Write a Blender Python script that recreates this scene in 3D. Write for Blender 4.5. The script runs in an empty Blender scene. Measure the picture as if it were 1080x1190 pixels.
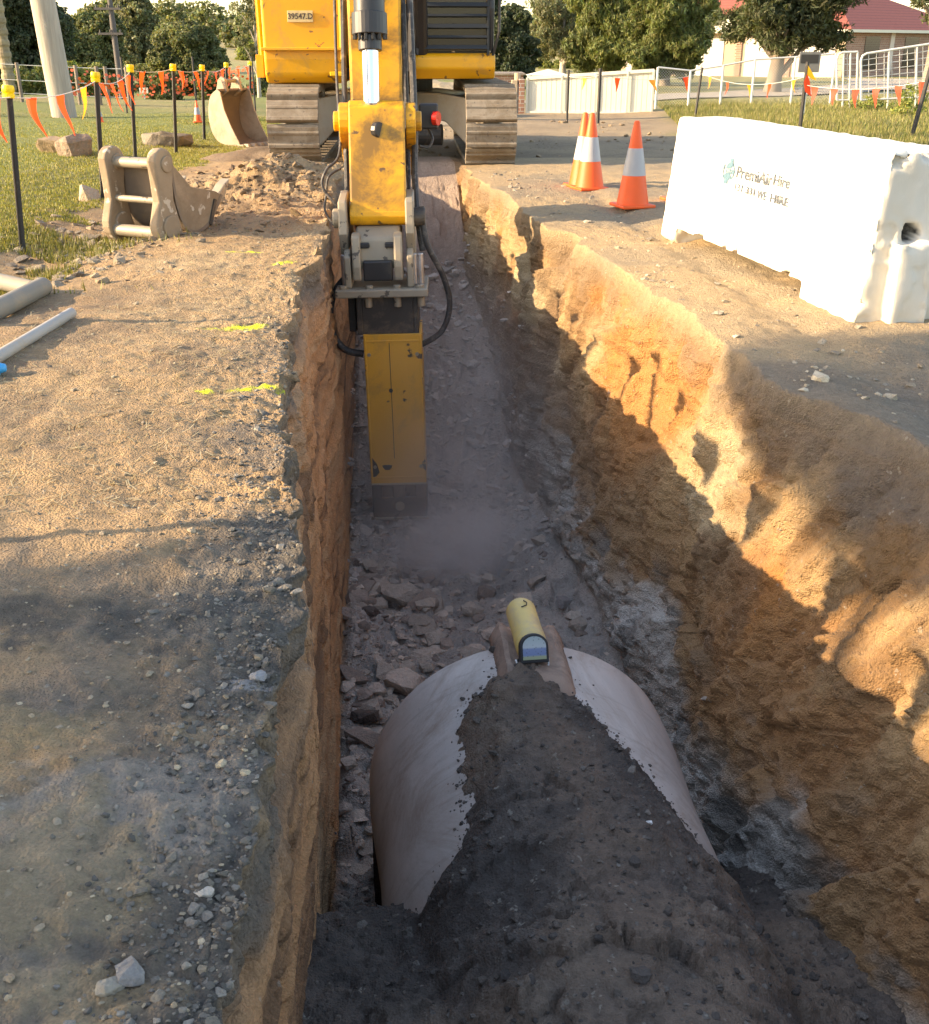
import bpy, bmesh, math, random
import numpy as np
from mathutils import Vector, Matrix
random.seed(7); rng = np.random.default_rng(7)
S = bpy.context.scene; COL = S.collection
R = math.radians

# ---------------------------------------------------------------- camera
F, CH = 1250.0, 1.3
PITCH = math.atan((595 - 55) / F); CP, SP = math.cos(PITCH), math.sin(PITCH)
cam = bpy.data.objects.new('camera', bpy.data.cameras.new('camera')); COL.objects.link(cam)
cam.location = (0, 0, CH); cam.rotation_euler = (math.pi / 2 - PITCH, 0, 0)
cam.data.sensor_fit = 'HORIZONTAL'; cam.data.sensor_width = 36; cam.data.lens = F / 1080 * 36
cam.data.clip_start = .05; cam.data.clip_end = 2000
S.camera = cam
def at(x, y, z=0.0):
    "where the view ray of a photograph pixel meets height z"
    a, b = (x - 540) / F, (595 - y) / F
    t = (z - CH) / (b * CP - SP)
    return Vector((a * t, (CP + b * SP) * t, z))
def atY(x, y, Y):
    a, b = (x - 540) / F, (595 - y) / F
    t = Y / (CP + b * SP)
    return Vector((a * t, Y, CH + (b * CP - SP) * t))

# ---------------------------------------------------------------- light
SUN_EL, SUN_AZ = 20.0, 8.5            # shadows fall to the right and slightly away
sd = Vector((math.cos(R(SUN_AZ)) * math.cos(R(SUN_EL)), math.sin(R(SUN_AZ)) * math.cos(R(SUN_EL)), -math.sin(R(SUN_EL))))
sun = bpy.data.objects.new('sun', bpy.data.lights.new('sun', 'SUN')); COL.objects.link(sun)
sun.data.energy = 3.3; sun.data.angle = R(.55); sun.data.color = (1.0, .85, .62)
sun.rotation_euler = sd.to_track_quat('-Z', 'Y').to_euler()
W = bpy.data.worlds.new('World'); S.world = W; W.use_nodes = True
wn = W.node_tree; bg = wn.nodes['Background']
sky = wn.nodes.new('ShaderNodeTexSky'); sky.sky_type = 'NISHITA'; sky.sun_disc = False
sky.sun_elevation = R(SUN_EL); sky.sun_rotation = math.atan2(-sd.x, -sd.y)
sky.air_density = 1.0; sky.dust_density = 1.0; sky.ozone_density = 1.2
wn.links.new(sky.outputs[0], bg.inputs[0]); bg.inputs[1].default_value = .15
S.render.engine = 'CYCLES'
S.view_settings.view_transform = 'Standard'; S.view_settings.look = 'None'
S.view_settings.exposure = 2.0; S.view_settings.gamma = 1
S.view_settings.use_white_balance = True; S.view_settings.white_balance_temperature = 7900; S.view_settings.white_balance_tint = 15
S.cycles.max_bounces = 6; S.cycles.diffuse_bounces = 4; S.cycles.transparent_max_bounces = 8
S.cycles.volume_step_rate = 1.0; S.cycles.volume_bounces = 3

# ---------------------------------------------------------------- noise
def _h(ix, iy, iz, seed):
    n = (ix.astype(np.uint32) * np.uint32(374761393) + iy.astype(np.uint32) * np.uint32(668265263)
         + iz.astype(np.uint32) * np.uint32(2147483647) + np.uint32(seed * 1013 + 17))
    n = (n ^ (n >> np.uint32(13))) * np.uint32(1274126177)
    n = n ^ (n >> np.uint32(16))
    return (n & np.uint32(0xffff)).astype(np.float32) / 65535.0
def vn(x, y, z=None, seed=0):
    x = np.asarray(x, np.float32); y = np.asarray(y, np.float32)
    z = np.zeros_like(x) if z is None else np.asarray(z, np.float32)
    x, y, z = np.broadcast_arrays(x, y, z)
    fx, fy, fz = np.floor(x), np.floor(y), np.floor(z)
    ix, iy, iz = fx.astype(np.int64), fy.astype(np.int64), fz.astype(np.int64)
    u, v, w = x - fx, y - fy, z - fz
    u = u * u * (3 - 2 * u); v = v * v * (3 - 2 * v); w = w * w * (3 - 2 * w)
    r = 0
    for dx in (0, 1):
        for dy in (0, 1):
            for dz in (0, 1):
                r = r + _h(ix + dx, iy + dy, iz + dz, seed) * (u if dx else 1 - u) * (v if dy else 1 - v) * (w if dz else 1 - w)
    return r * 2 - 1
def fbm(x, y, z=None, f=1.0, o=4, seed=0, g=.5):
    r, a = 0, 1.0; z = 0 if z is None else z
    for k in range(o):
        r = r + a * vn(np.asarray(x) * f, np.asarray(y) * f, np.asarray(z) * f + .37 * k, seed + k); f *= 2.03; a *= g
    return r
def cell(x, y, seed=0):
    "2-D cellular noise: distance to the cell border and a random value for the cell"
    x = np.asarray(x, np.float32); y = np.asarray(y, np.float32)
    fx, fy = np.floor(x), np.floor(y)
    d1 = np.full(x.shape, 9., np.float32); d2 = d1.copy(); v = np.zeros_like(d1); gx = v.copy(); gy = v.copy()
    for dx in (-1, 0, 1):
        for dy in (-1, 0, 1):
            ix, iy = (fx + dx).astype(np.int64), (fy + dy).astype(np.int64)
            px = fx + dx + _h(ix, iy, iy * 0, seed); py = fy + dy + _h(ix, iy, iy * 0, seed + 5)
            q = np.hypot(px - x, py - y); near = q < d1
            d2 = np.where(near, d1, np.minimum(d2, q)); 
            v = np.where(near, _h(ix, iy, iy * 0, seed + 9), v)
            gx = np.where(near, x - px, gx); gy = np.where(near, y - py, gy)
            d1 = np.where(near, q, d1)
    return d2 - d1, v, gx, gy
def sst(a, b, x):
    t = np.clip((np.asarray(x) - a) / (b - a), 0, 1); return t * t * (3 - 2 * t)
def mixc(c, d, t):
    return c * (1 - t[..., None]) + np.asarray(d, np.float32) * t[..., None]

# ---------------------------------------------------------------- objects
def tag(o, label=None, cat=None, group=None, kind=None):
    if label: o['label'] = label
    if cat: o['category'] = cat
    if group: o['group'] = group
    if kind: o['kind'] = kind
    return o
def thing(name, label, cat, loc=(0, 0, 0), rz=0, group=None):
    o = bpy.data.objects.new(name, None); COL.objects.link(o); o.location = loc; o.rotation_euler = (0, 0, rz)
    o.empty_display_size = .1
    return tag(o, label, cat, group)
def npmesh(name, V, Fc, mat=None, parent=None, smooth=False, col=None):
    "fast mesh from numpy verts and equal-size faces"
    V = np.ascontiguousarray(V, np.float32); Fc = np.ascontiguousarray(Fc, np.int32); k = Fc.shape[1]
    m = bpy.data.meshes.new(name)
    m.vertices.add(len(V)); m.vertices.foreach_set('co', V.ravel())
    m.loops.add(Fc.size); m.loops.foreach_set('vertex_index', Fc.ravel())
    m.polygons.add(len(Fc)); m.polygons.foreach_set('loop_start', np.arange(0, Fc.size, k, dtype=np.int32))
    m.polygons.foreach_set('loop_total', np.full(len(Fc), k, np.int32))
    m.polygons.foreach_set('use_smooth', np.full(len(Fc), smooth, bool))
    m.update(calc_edges=True)
    if col is not None:
        a = m.color_attributes.new('tint', 'FLOAT_COLOR', 'POINT')
        c = np.ones((len(V), 4), np.float32); c[:, :col.shape[1]] = col
        a.data.foreach_set('color', c.ravel())
    o = bpy.data.objects.new(name, m); COL.objects.link(o)
    if mat: m.materials.append(mat)
    if parent: o.parent = parent
    return o
def gridfaces(nr, nc):
    i = np.arange(nr * nc).reshape(nr, nc)
    return np.stack([i[:-1, :-1], i[:-1, 1:], i[1:, 1:], i[1:, :-1]], -1).reshape(-1, 4)

class MB:
    "collects shapes into one mesh"
    def __init__(s): s.v = []; s.f = []
    def add(s, V, Fs, M=None):
        n = len(s.v); s.v += [tuple(M @ Vector(p)) if M else tuple(p) for p in V]
        s.f += [tuple(i + n for i in f) for f in Fs]; return s
    def box(s, c, d, rot=None, taper=1.0):
        x, y, z = d[0] / 2, d[1] / 2, d[2] / 2; t = taper
        V = [(-x, -y, -z), (x, -y, -z), (x, y, -z), (-x, y, -z), (-x * t, -y * t, z), (x * t, -y * t, z), (x * t, y * t, z), (-x * t, y * t, z)]
        M = Matrix.Translation(c) @ (rot.to_4x4() if rot else Matrix())
        return s.add(V, [(3, 2, 1, 0), (4, 5, 6, 7), (0, 1, 5, 4), (1, 2, 6, 5), (2, 3, 7, 6), (3, 0, 4, 7)], M)
    def cyl(s, p, q, r, r2=None, n=16, cap=True):
        p, q = Vector(p), Vector(q); r2 = r if r2 is None else r2
        Q = (q - p).to_track_quat('Z', 'Y').to_matrix()
        V = []
        for c, rr in ((p, r), (q, r2)):
            for k in range(n):
                a = 2 * math.pi * k / n; V.append(c + Q @ Vector((rr * math.cos(a), rr * math.sin(a), 0)))
        Fs = [(k, (k + 1) % n, n + (k + 1) % n, n + k) for k in range(n)]
        if cap: Fs += [tuple(range(n))[::-1], tuple(range(n, 2 * n))]
        return s.add(V, Fs)
    def tube(s, pts, r, n=8, closed=False):
        pts = [Vector(p) for p in pts]; m = len(pts); V = []; up = None
        for i, p in enumerate(pts):
            t = (pts[min(i + 1, m - 1)] - pts[max(i - 1, 0)]).normalized()
            if up is None: up = t.orthogonal().normalized()
            up = (up - t * up.dot(t)).normalized(); w = t.cross(up)
            rr = r[i] if isinstance(r, (list, tuple)) else r
            for k in range(n):
                a = 2 * math.pi * k / n; V.append(p + (up * math.cos(a) + w * math.sin(a)) * rr)
        Fs = [(i * n + k, i * n + (k + 1) % n, (i + 1) * n + (k + 1) % n, (i + 1) * n + k) for i in range(m - 1) for k in range(n)]
        Fs += [tuple(range(n))[::-1], tuple(range((m - 1) * n, m * n))]
        return s.add(V, Fs)
    def prism(s, poly, x0, x1, M=None, inset=None):
        "poly in (y,z), extruded along x"
        n = len(poly); V = [(x0, a, b) for a, b in poly] + [(x1, a, b) for a, b in poly]
        Fs = [tuple(range(n))[::-1], tuple(range(n, 2 * n))] + [(k, (k + 1) % n, n + (k + 1) % n, n + k) for k in range(n)]
        return s.add(V, Fs, M)
    def lathe(s, prof, n=24, M=None):
        V = []; m = len(prof)
        for r, z in prof:
            for k in range(n):
                a = 2 * math.pi * k / n; V.append((r * math.cos(a), r * math.sin(a), z))
        Fs = [(i * n + k, i * n + (k + 1) % n, (i + 1) * n + (k + 1) % n, (i + 1) * n + k) for i in range(m - 1) for k in range(n)]
        Fs += [tuple(range(n))[::-1], tuple(range((m - 1) * n, m * n))]
        return s.add(V, Fs, M)
    def build(s, name, mat=None, parent=None, bevel=0, smooth=False, seg=2):
        m = bpy.data.meshes.new(name); m.from_pydata(s.v, [], s.f); m.update()
        bm = bmesh.new(); bm.from_mesh(m); bmesh.ops.recalc_face_normals(bm, faces=bm.faces); bm.to_mesh(m); bm.free()
        o = bpy.data.objects.new(name, m); COL.objects.link(o)
        if mat: m.materials.append(mat)
        if parent: o.parent = parent
        if smooth:
            for p in m.polygons: p.use_smooth = True
            m.set_sharp_from_angle(angle=R(40))
        if bevel:
            b = o.modifiers.new('bevel', 'BEVEL'); b.width = bevel; b.segments = seg; b.limit_method = 'ANGLE'; b.angle_limit = R(35)
        return o
def dup(root, loc, rz=None, label=None, scale=None):
    r = root.copy(); COL.objects.link(r); r.location = loc
    if rz is not None: r.rotation_euler = (root.rotation_euler.x, root.rotation_euler.y, rz)
    if scale is not None: r.scale = scale if hasattr(scale, '__len__') else (scale,) * 3
    if label: r['label'] = label
    for ch in list(root.children):
        c = ch.copy(); COL.objects.link(c); c.parent = r
        for g in ch.children:
            d = g.copy(); COL.objects.link(d); d.parent = c
    return r

# ---------------------------------------------------------------- materials
class N:
    def __init__(s, name):
        s.m = bpy.data.materials.new(name); s.m.use_nodes = True; s.t = s.m.node_tree; s.n = s.t.nodes; s.l = s.t.links
        s.b = s.n['Principled BSDF']; s.out = s.n['Material Output']
    def new(s, t, **kw):
        o = s.n.new(t)
        for k, v in kw.items(): setattr(o, k, v)
        return o
    def set(s, sock, val):
        if hasattr(val, 'is_output') or isinstance(val, bpy.types.NodeSocket): s.l.new(val, sock)
        else: sock.default_value = val
    def coord(s, w='Object'): return s.new('ShaderNodeTexCoord').outputs[w]
    def geo(s): return s.new('ShaderNodeNewGeometry').outputs['Position']
    def noise(s, vec, sc=5, det=6, rough=.6, dist=0):
        o = s.new('ShaderNodeTexNoise'); s.l.new(vec, o.inputs['Vector'])
        for k, v in (('Scale', sc), ('Detail', det), ('Roughness', rough), ('Distortion', dist)): o.inputs[k].default_value = v
        return o.outputs['Fac']
    def voro(s, vec, sc=5, feat='F1', out='Distance'):
        o = s.new('ShaderNodeTexVoronoi', feature=feat); s.l.new(vec, o.inputs['Vector']); o.inputs['Scale'].default_value = sc
        return o.outputs[out]
    def scale(s, vec, v):
        o = s.new('ShaderNodeVectorMath', operation='MULTIPLY'); s.l.new(vec, o.inputs[0]); o.inputs[1].default_value = v; return o.outputs[0]
    def ramp(s, fac, stops):
        o = s.new('ShaderNodeValToRGB'); s.l.new(fac, o.inputs[0]); e = o.color_ramp.elements
        while len(e) < len(stops): e.new(.5)
        for q, (p, c) in zip(e, stops):
            q.position = p; q.color = (c, c, c, 1) if not hasattr(c, '__len__') else tuple(c) + (1,)
        return o.outputs[0]
    def mix(s, fac, a, b, bt='MIX'):
        o = s.new('ShaderNodeMix', data_type='RGBA', blend_type=bt); s.set(o.inputs[0], fac)
        for k, v in ((6, a), (7, b)): s.set(o.inputs[k], v if not isinstance(v, tuple) or len(v) == 4 else v + (1,))
        return o.outputs[2]
    def math(s, op, a, b=0.0):
        o = s.new('ShaderNodeMath', operation=op); s.set(o.inputs[0], a); s.set(o.inputs[1], b); return o.outputs[0]
    def bump(s, h, st=.5, d=.02, nrm=None):
        o = s.new('ShaderNodeBump'); s.l.new(h, o.inputs['Height']); o.inputs['Strength'].default_value = st; o.inputs['Distance'].default_value = d
        if nrm: s.l.new(nrm, o.inputs['Normal'])
        return o.outputs[0]
    def done(s, col=None, rough=None, metal=None, nrm=None):
        if col is not None: s.set(s.b.inputs['Base Color'], col if not isinstance(col, tuple) or len(col) == 4 else col + (1,))
        if rough is not None: s.set(s.b.inputs['Roughness'], rough)
        if metal is not None: s.set(s.b.inputs['Metallic'], metal)
        if nrm is not None: s.l.new(nrm, s.b.inputs['Normal'])
        return s.m

def simple(name, c, rough=.6, metal=0., var=.25, dirt=None, dirt_amt=.5, sc=6, bump=.1, bd=.004, scratch=None):
    "worn surface: base colour with mottling, dirt blotches and chips"
    n = N(name); v = n.coord()
    f = n.noise(v, sc, 8, .65)
    col = n.mix(f, tuple(x * (1 - var) for x in c), tuple(min(1, x * (1 + var)) for x in c))
    if dirt:
        g = n.ramp(n.noise(v, sc * .6, 10, .72, .5), [(.62 - .3 * dirt_amt, 0), (.72 - .2 * dirt_amt, 1)])
        g = n.math('MULTIPLY', g, min(1, .35 + dirt_amt * .6))
        col = n.mix(g, col, dirt)
    if scratch:
        g = n.ramp(n.noise(v, sc * 3.1, 4, .5, .2), [(.64, 0), (.67, 1)])
        col = n.mix(g, col, scratch)
    nb = n.bump(n.noise(v, sc * 12, 6, .7), bump, bd) if bump else None
    r = n.math('ADD', n.math('MULTIPLY', f, .3), rough - .15)
    return n.done(col, r, metal, nb)
# ================================================================ TERRAIN
def tab(pts):
    a = np.array(pts, float); return lambda y: np.interp(y, a[:, 0], a[:, 1])
XL_ = tab([(-1.5, -.15), (0, -.24), (1.1, -.32), (1.9, -.43), (2.5, -.47), (3, -.53), (3.8, -.66), (4.7, -.76), (6, -.93), (7.3, -.99), (9.9, -1.16), (12.7, -1.40), (14.6, -1.55)])
XR_ = tab([(-1.5, 2.1), (0, 1.75), (2.5, 1.68), (3.5, 1.64), (3.8, 1.60), (4.02, 1.46), (4.25, 1.34), (5, 1.27), (5.6, 1.19), (6.7, .98), (7.6, .88), (8.8, .70), (10.5, .47), (12.3, .19), (13.2, .05), (14.6, -.1)])
BL_ = tab([(-1.5, -.1), (0, -.2), (2, -.42), (3.1, -.52), (4.2, -.61), (5.8, -.74), (8.5, -.98), (12, -1.22), (14.6, -1.4)])
BR_ = tab([(-1.5, 1.5), (2, 1.34), (2.6, 1.24), (3.2, 1.10), (4.0, 1.05), (4.9, .99), (5.5, .92), (6.4, .79), (8, .58), (10, .36), (11.7, .14), (13.2, -.05), (14.6, -.2)])
ZF_ = tab([(-1.5, .0), (0, -.9), (1.5, -1.7), (3, -2.1), (5.5, -2.12), (7.2, -2.36), (8.8, -2.48), (9.6, -2.3), (11, -1.75), (12.2, -1.25), (13, -.75), (13.5, -.3), (13.9, .0), (15, 0)])
def gbase(X, Y):
    "large-scale lie of the land"
    X = np.asarray(X, np.float32); Y = np.asarray(Y, np.float32)
    h = -.005 * np.clip(Y - 14, 0, 60)
    h = h + .10 * sst(-3.3, -5.5, X) + .25 * sst(-7, -14, X) * sst(4, 12, Y)                  # lawn bank
    h = h - .10 * np.exp(-((X + 2.95) / .45) ** 2) * sst(4, 6, Y) * (1 - sst(9, 12, Y))
    h = h + .20 * np.exp(-((X + 1.9) / .75) ** 2 - ((Y - 11.2) / 1.5) ** 2)                    # spoil beside the trench
    h = h + .12 * sst(3.6, 6.5, X) * sst(8, 14, Y) - 1.5 * sst(26, 60, Y) * sst(-3, -11, X)
    h = h + .02 * fbm(X, Y, f=.45, o=2, seed=3)
    return h
def gfine(X, Y):
    near = 1 - sst(8, 16, Y)
    h = .016 * fbm(X, Y, f=2.2, o=3, seed=11) + .008 * fbm(X, Y, f=11, o=4, seed=17, g=.6) * (.4 + .6 * near)
    sp = np.exp(-((X + 1.9) / .8) ** 2 - ((Y - 11.0) / 1.9) ** 2)
    c, v, gx, gy = cell(X * 7 + .3 * fbm(X, Y, f=4, o=2, seed=2), Y * 5, 4)
    h = h + sp * (.10 * fbm(X, Y, f=3, o=4, seed=23) + .03 * v * sst(0, .25, c))
    lip = sst(.9, .1, np.abs(X - XL_(Y)))
    h = h + lip * (.012 * np.abs(fbm(X, Y, f=18, o=3, seed=29)))
    # wheel ruts on the right bank
    h = h - .03 * np.exp(-((X - (2.2 - .09 * Y)) / .13) ** 2) * sst(.0, 1, Y) * (1 - sst(11, 13, Y))
    return h * sst(14.5, 13.6, Y) * sst(4.75, 4.2, np.abs(X)) - .008 * sst(13.6, 14.5, Y)
def ground_z(X, Y): return float(gbase(X, Y) + gfine(X, Y))

# rows
ys = [-1.5]
while ys[-1] < 14.6:
    y = ys[-1]; ys.append(y + (.06 if y < .6 else min(.05, max(.0085, .0052 * y))))
Yr = np.array(ys, np.float32); NR = len(Yr)
xl = XL_(Yr) + .05 * fbm(Yr, Yr * 0, f=1.3, o=3, seed=41) + .010 * fbm(Yr, Yr * 0 + 3, f=9, o=4, seed=43, g=.7)
xr = XR_(Yr) + .035 * fbm(Yr, Yr * 0, f=1.1, o=3, seed=47) + .025 * fbm(Yr, Yr * 0 + 3, f=6, o=3, seed=53)
xr = xr - .07 * sst(8.35, 8.6, Yr) * (1 - sst(12, 13, Yr))                    # far part of the wall stands proud
xr = xr + .10 * np.exp(-((Yr - 8.25) / .22) ** 2)
xl = xl - .05 * np.exp(-((Yr - 6.7) / .35) ** 2) - .05 * np.exp(-((Yr - 5.3) / .2) ** 2) + .03 * np.exp(-((Yr - 4.6) / .3) ** 2)
bl, br, zf = BL_(Yr), BR_(Yr), ZF_(Yr)
endk = sst(13.2, 13.9, Yr)
def seg(n, p=1.0): return (np.linspace(0, 1, n, endpoint=False)) ** p
nA, nB, nC, nD, nE = 210, 190, 110, 240, 210
tA = 1 - (1 - seg(nA)) ** 2.0
tE = np.append(seg(nE), 1.0) ** 2.0
def cat(*a): return np.concatenate([np.broadcast_to(x, (NR, x.shape[-1])) for x in a], 1)
YY = None
c_ = lambda a: a[:, None]
tB, tC, tD = seg(nB)[None], seg(nC)[None], seg(nD)[None]
zl0 = gbase(xl, Yr) ; zr0 = gbase(xr, Yr)
XA = -4.8 + (c_(xl) + 4.8) * tA[None]; ZA = gbase(XA, c_(Yr) + 0 * XA) + gfine(XA, c_(Yr) + 0 * XA)
XB = c_(xl) + c_(bl - xl) * tB; ZB = c_(zl0) + c_(np.minimum(zf - zl0, -.001)) * tB
flo = lambda t: .10 * (2 * t - 1) ** 4
XC = c_(bl) + c_(br - bl) * tC; ZC = c_(zf) + flo(tC) * c_(1 - endk) + .22 * sst(.45, 1.0, tC) * c_(sst(5, 7, Yr) * (1 - sst(10.5, 12, Yr)))
eD = c_(1.25 + .9 * sst(4.5, 3.8, Yr)); XD = c_(br) + c_(xr - br) * (tD ** eD); zfr = zf + .22 * sst(5, 7, Yr) * (1 - sst(10.5, 12, Yr)); ZD = c_(zfr) + c_(zr0 - zfr) * tD + .10 * (1 - tD) ** 6 * c_(1 - endk)
XE = c_(xr) + (4.8 - c_(xr)) * tE[None]; ZE = gbase(XE, c_(Yr) + 0 * XE) + gfine(XE, c_(Yr) + 0 * XE)
PX = np.concatenate([XA, XB, XC, XD, XE], 1).astype(np.float32); PZ = np.concatenate([ZA, ZB, ZC, ZD, ZE], 1).astype(np.float32)
PY = np.repeat(Yr[:, None], PX.shape[1], 1)
NC = PX.shape[1]; ui = np.arange(NC)
def smooth_u(A, w, k):
    pad = np.pad(A, ((0, 0), (k, k)), mode='edge'); cs = np.cumsum(np.pad(pad, ((0, 0), (1, 0))), 1)
    B = (cs[:, 2 * k + 1:] - cs[:, :-2 * k - 1]) / (2 * k + 1)
    return A * (1 - w) + B * w
iL, iLB, iRB, iR = nA, nA + nB, nA + nB + nC, nA + nB + nC + nD
wL = np.exp(-((ui - iL) / 16.) ** 2); wR = np.exp(-((ui - iR) / 34.) ** 2); wF = np.exp(-((ui - iLB) / 8.) ** 2) + np.exp(-((ui - iRB) / 14.) ** 2)
wt = np.clip(wL + wF, 0, 1)[None]
PX, PZ = smooth_u(PX, wt, 4), smooth_u(PZ, wt, 4)
# right lip rounds over more broadly, most in the foreground
for k in (10, 8):
    PX, PZ = smooth_u(PX, wR[None] * (0.35 + .65 * np.exp(-((PY - 4.6) / 1.6) ** 2)), k), smooth_u(PZ, wR[None] * (0.35 + .65 * np.exp(-((PY - 4.6) / 1.6) ** 2)), k)
# masks along u
mB = ((ui >= iL) & (ui < iLB)).astype(np.float32)[None]; mD = ((ui >= iRB) & (ui <= iR)).astype(np.float32)[None]
ramp01 = lambda a, b: sst(a, b, ui)[None]
wallL = ramp01(iL - 2, iL + 14) * (1 - ramp01(iLB - 14, iLB)); wallR = ramp01(iRB, iRB + 20) * (1 - ramp01(iR - 26, iR + 4))
floorM = ramp01(iLB - 14, iLB + 6) * (1 - ramp01(iRB - 6, iRB + 24))
kk = (1 - endk)[:, None]
# left wall: long horizontal gouges and a hollow under the crust
dl = .020 * fbm(PY * .35, PZ * 7, f=1, o=4, seed=61) + .012 * fbm(PY * 1.3, PZ * 3, f=1.5, o=4, seed=67) + .010 * fbm(PY * .8, PZ * 26, f=1, o=4, seed=71, g=.6)
dl = dl - .035 * sst(.42, .75, fbm(PY * 3, PZ * 14, f=1, o=4, seed=75)) - .02 * sst(.3, .8, fbm(PY * 9, PZ * 16, f=1, o=3, seed=77))
dl = dl - .05 * np.exp(-((PZ + .17) / .09) ** 2) * (1 - sst(2.6, 4.2, PY)) * (.5 + fbm(PY, PZ * 0, f=2.5, o=2, seed=73))
dl = dl + .06 * np.exp(-((PZ + .75) / .35) ** 2) * sst(1.5, 3, PY) * (1 - sst(5, 8, PY)) * .4
# right wall: bucket-tooth gouges, slabs and hollows
sl = PY + .35 * PZ
dr = -.020 * fbm(sl, PZ * .35, f=1.7, o=4, seed=81) + .026 * np.abs(fbm(sl * 5.5, PZ * .6, f=1, o=4, seed=83)) - .020 * np.abs(fbm(sl * 13, PZ * 1.0, f=1, o=3, seed=84)) - .012 * fbm(PY, PZ, f=4.5, o=4, seed=87)
cc, cv, cgx, cgy = cell(sl * 2.2 + .4 * fbm(PY, PZ, f=2, o=2, seed=5), PZ * 1.5 + .3 * fbm(PY, PZ, f=2.6, o=2, seed=6), 31)
dr = dr - .055 * (cv - .5) * sst(0, .06, cc) - .07 * cgx * (cv > .5) - .05 * cgy * (cv < .4) - .03 * sst(.35, .8, fbm(sl * 4, PZ * 3, f=1, o=4, seed=99)) - .012 * fbm(PY, PZ, f=16, o=4, seed=98, g=.65)
dr = dr - .10 * sst(-1.25, -1.9, PZ) * (.6 + .5 * fbm(PY, PZ, f=1.2, o=3, seed=91))                       # rock toe
c3, v3, gx3, gy3 = cell(sl * 9 + .5 * fbm(PY, PZ, f=6, o=2, seed=15), PZ * 6, 33); c4, v4, gx4, gy4 = cell(sl * 24, PZ * 19, 37)
fm_ = sst(-.25, .3, fbm(PY, PZ, f=1.7, o=3, seed=109))
dr = dr - fm_ * (.030 * (v3 - .5) * sst(0, .05, c3) + .032 * gx3 * (v3 - .3)) - .012 * (v4 - .5) * sst(0, .1, c4) - .02 * gx4 * (v4 > .5)
rk = sst(-1.1, -1.6, PZ) * (1 - sst(9, 12, PY))
dr = dr + rk * .045 * np.abs(fbm(PY * 2.6, PZ * 5.5 + PY * 1.5, f=1.2, o=4, seed=95))
PX = PX + dl * wallL * kk + dr * wallR * kk
PY = PY + (.02 * fbm(PY, PZ, f=5, o=3, seed=97) * (wallR + wallL)) * kk
# crumbling crust along the left edge
lipm = np.exp(-((ui - iL) / 22.) ** 2)[None] * kk
cl, clv, clx, cly = cell(PX * 14 + 4 * PZ, PY * 9, 57)
PX = PX + lipm * (.030 * fbm(PX, PY, PZ, f=9, o=4, seed=701, g=.6) + .03 * (clv - .5) * sst(0, .15, cl)); PZ = PZ + lipm * (.022 * fbm(PX, PY, PZ, f=10, o=4, seed=705, g=.6) + .035 * (clv - .4) * sst(0, .2, cl))
# broken rock floor
fc, fv, fgx, fgy = cell(PX * 5.2 + .5 * fbm(PX, PY, f=3, o=2, seed=8), PY * 4.0 + .4 * fbm(PX, PY, f=3, o=2, seed=9), 13)
fc2, fv2, fgx2, fgy2 = cell(PX * 13, PY * 10, 19)
pl = (.085 * (fv - .4) + .10 * fgx * (fv - .5) + .12 * fgy * (fv2 * 0 + fv - .3)) * sst(0, .10, fc) + .030 * (fv2 - .4) * sst(0, .15, fc2)
ph = .05 * fbm(PX, PY, f=1.3, o=3, seed=101) + .03 * np.abs(fbm(PX, PY, f=7, o=4, seed=103))
PZ = PZ + (pl * 1.1 + ph) * floorM * kk

# ---- soil colours (shade tone painted into the lower right wall)
shp = PX.shape
tan = np.array((.375, .245, .125), np.float32); grey = np.array((.175, .143, .112), np.float32); clay = np.array((.44, .235, .095), np.float32)
C = np.broadcast_to(tan, shp + (3,)).copy()
n1 = fbm(PX, PY, f=1.1, o=5, seed=201); n2 = fbm(PX, PY, PZ, f=3.5, o=5, seed=205); n3 = fbm(PX, PY, f=14, o=4, seed=207, g=.65)
C = mixc(C, (.26, .175, .095), sst(-.1, .7, n2) * .7)
C = mixc(C, (.45, .335, .195), sst(.1, .9, n1 + .4 * n3) * .55)
C = mixc(C, (.18, .13, .08), sst(.45, .9, n3) * .6)
C = mixc(C, (.17, .115, .07), sst(.15, .6, fbm(PX, PY, f=2.3, o=5, seed=261)) * sst(2.4, 3.0, PY) * sst(7, 5.5, PY) * .55)
onL = (ui < iL)[None]; onR = (ui >= iR - 12)[None]
# old road seal exposed along the left lip and in the foreground
gl = sst(.55, .05, xl[:, None] - PX) * sst(-.35, .35, n2 + .35) * sst(7, 3, PY)
gl = np.maximum(gl * .75, sst(3.0, 2.1, PY + .35 * n1) * sst(-1.0, 0.0, n1 + .3 * n2))
C = mixc(C, grey, np.clip(gl, 0, 1) * onL * .85)
C = mixc(C, (.24, .215, .18), sst(.25, .7, fbm(PX, PY, f=2.8, o=4, seed=211)) * (sst(3.4, 2.2, PY) * onL) * .6)
C = mixc(C, (.085, .076, .064), np.exp(-((xl[:, None] - PX) / .22) ** 2) * sst(5.0, 3.2, PY) * sst(-.5, .2, n2 + .3 * n3) * onL * .85)
C = mixc(C, (.075, .070, .062), sst(.35, .75, fbm(PX, PY, f=3.3, o=5, seed=213)) * (sst(4.2, 2.6, PY) * onL) * .75)
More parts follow.
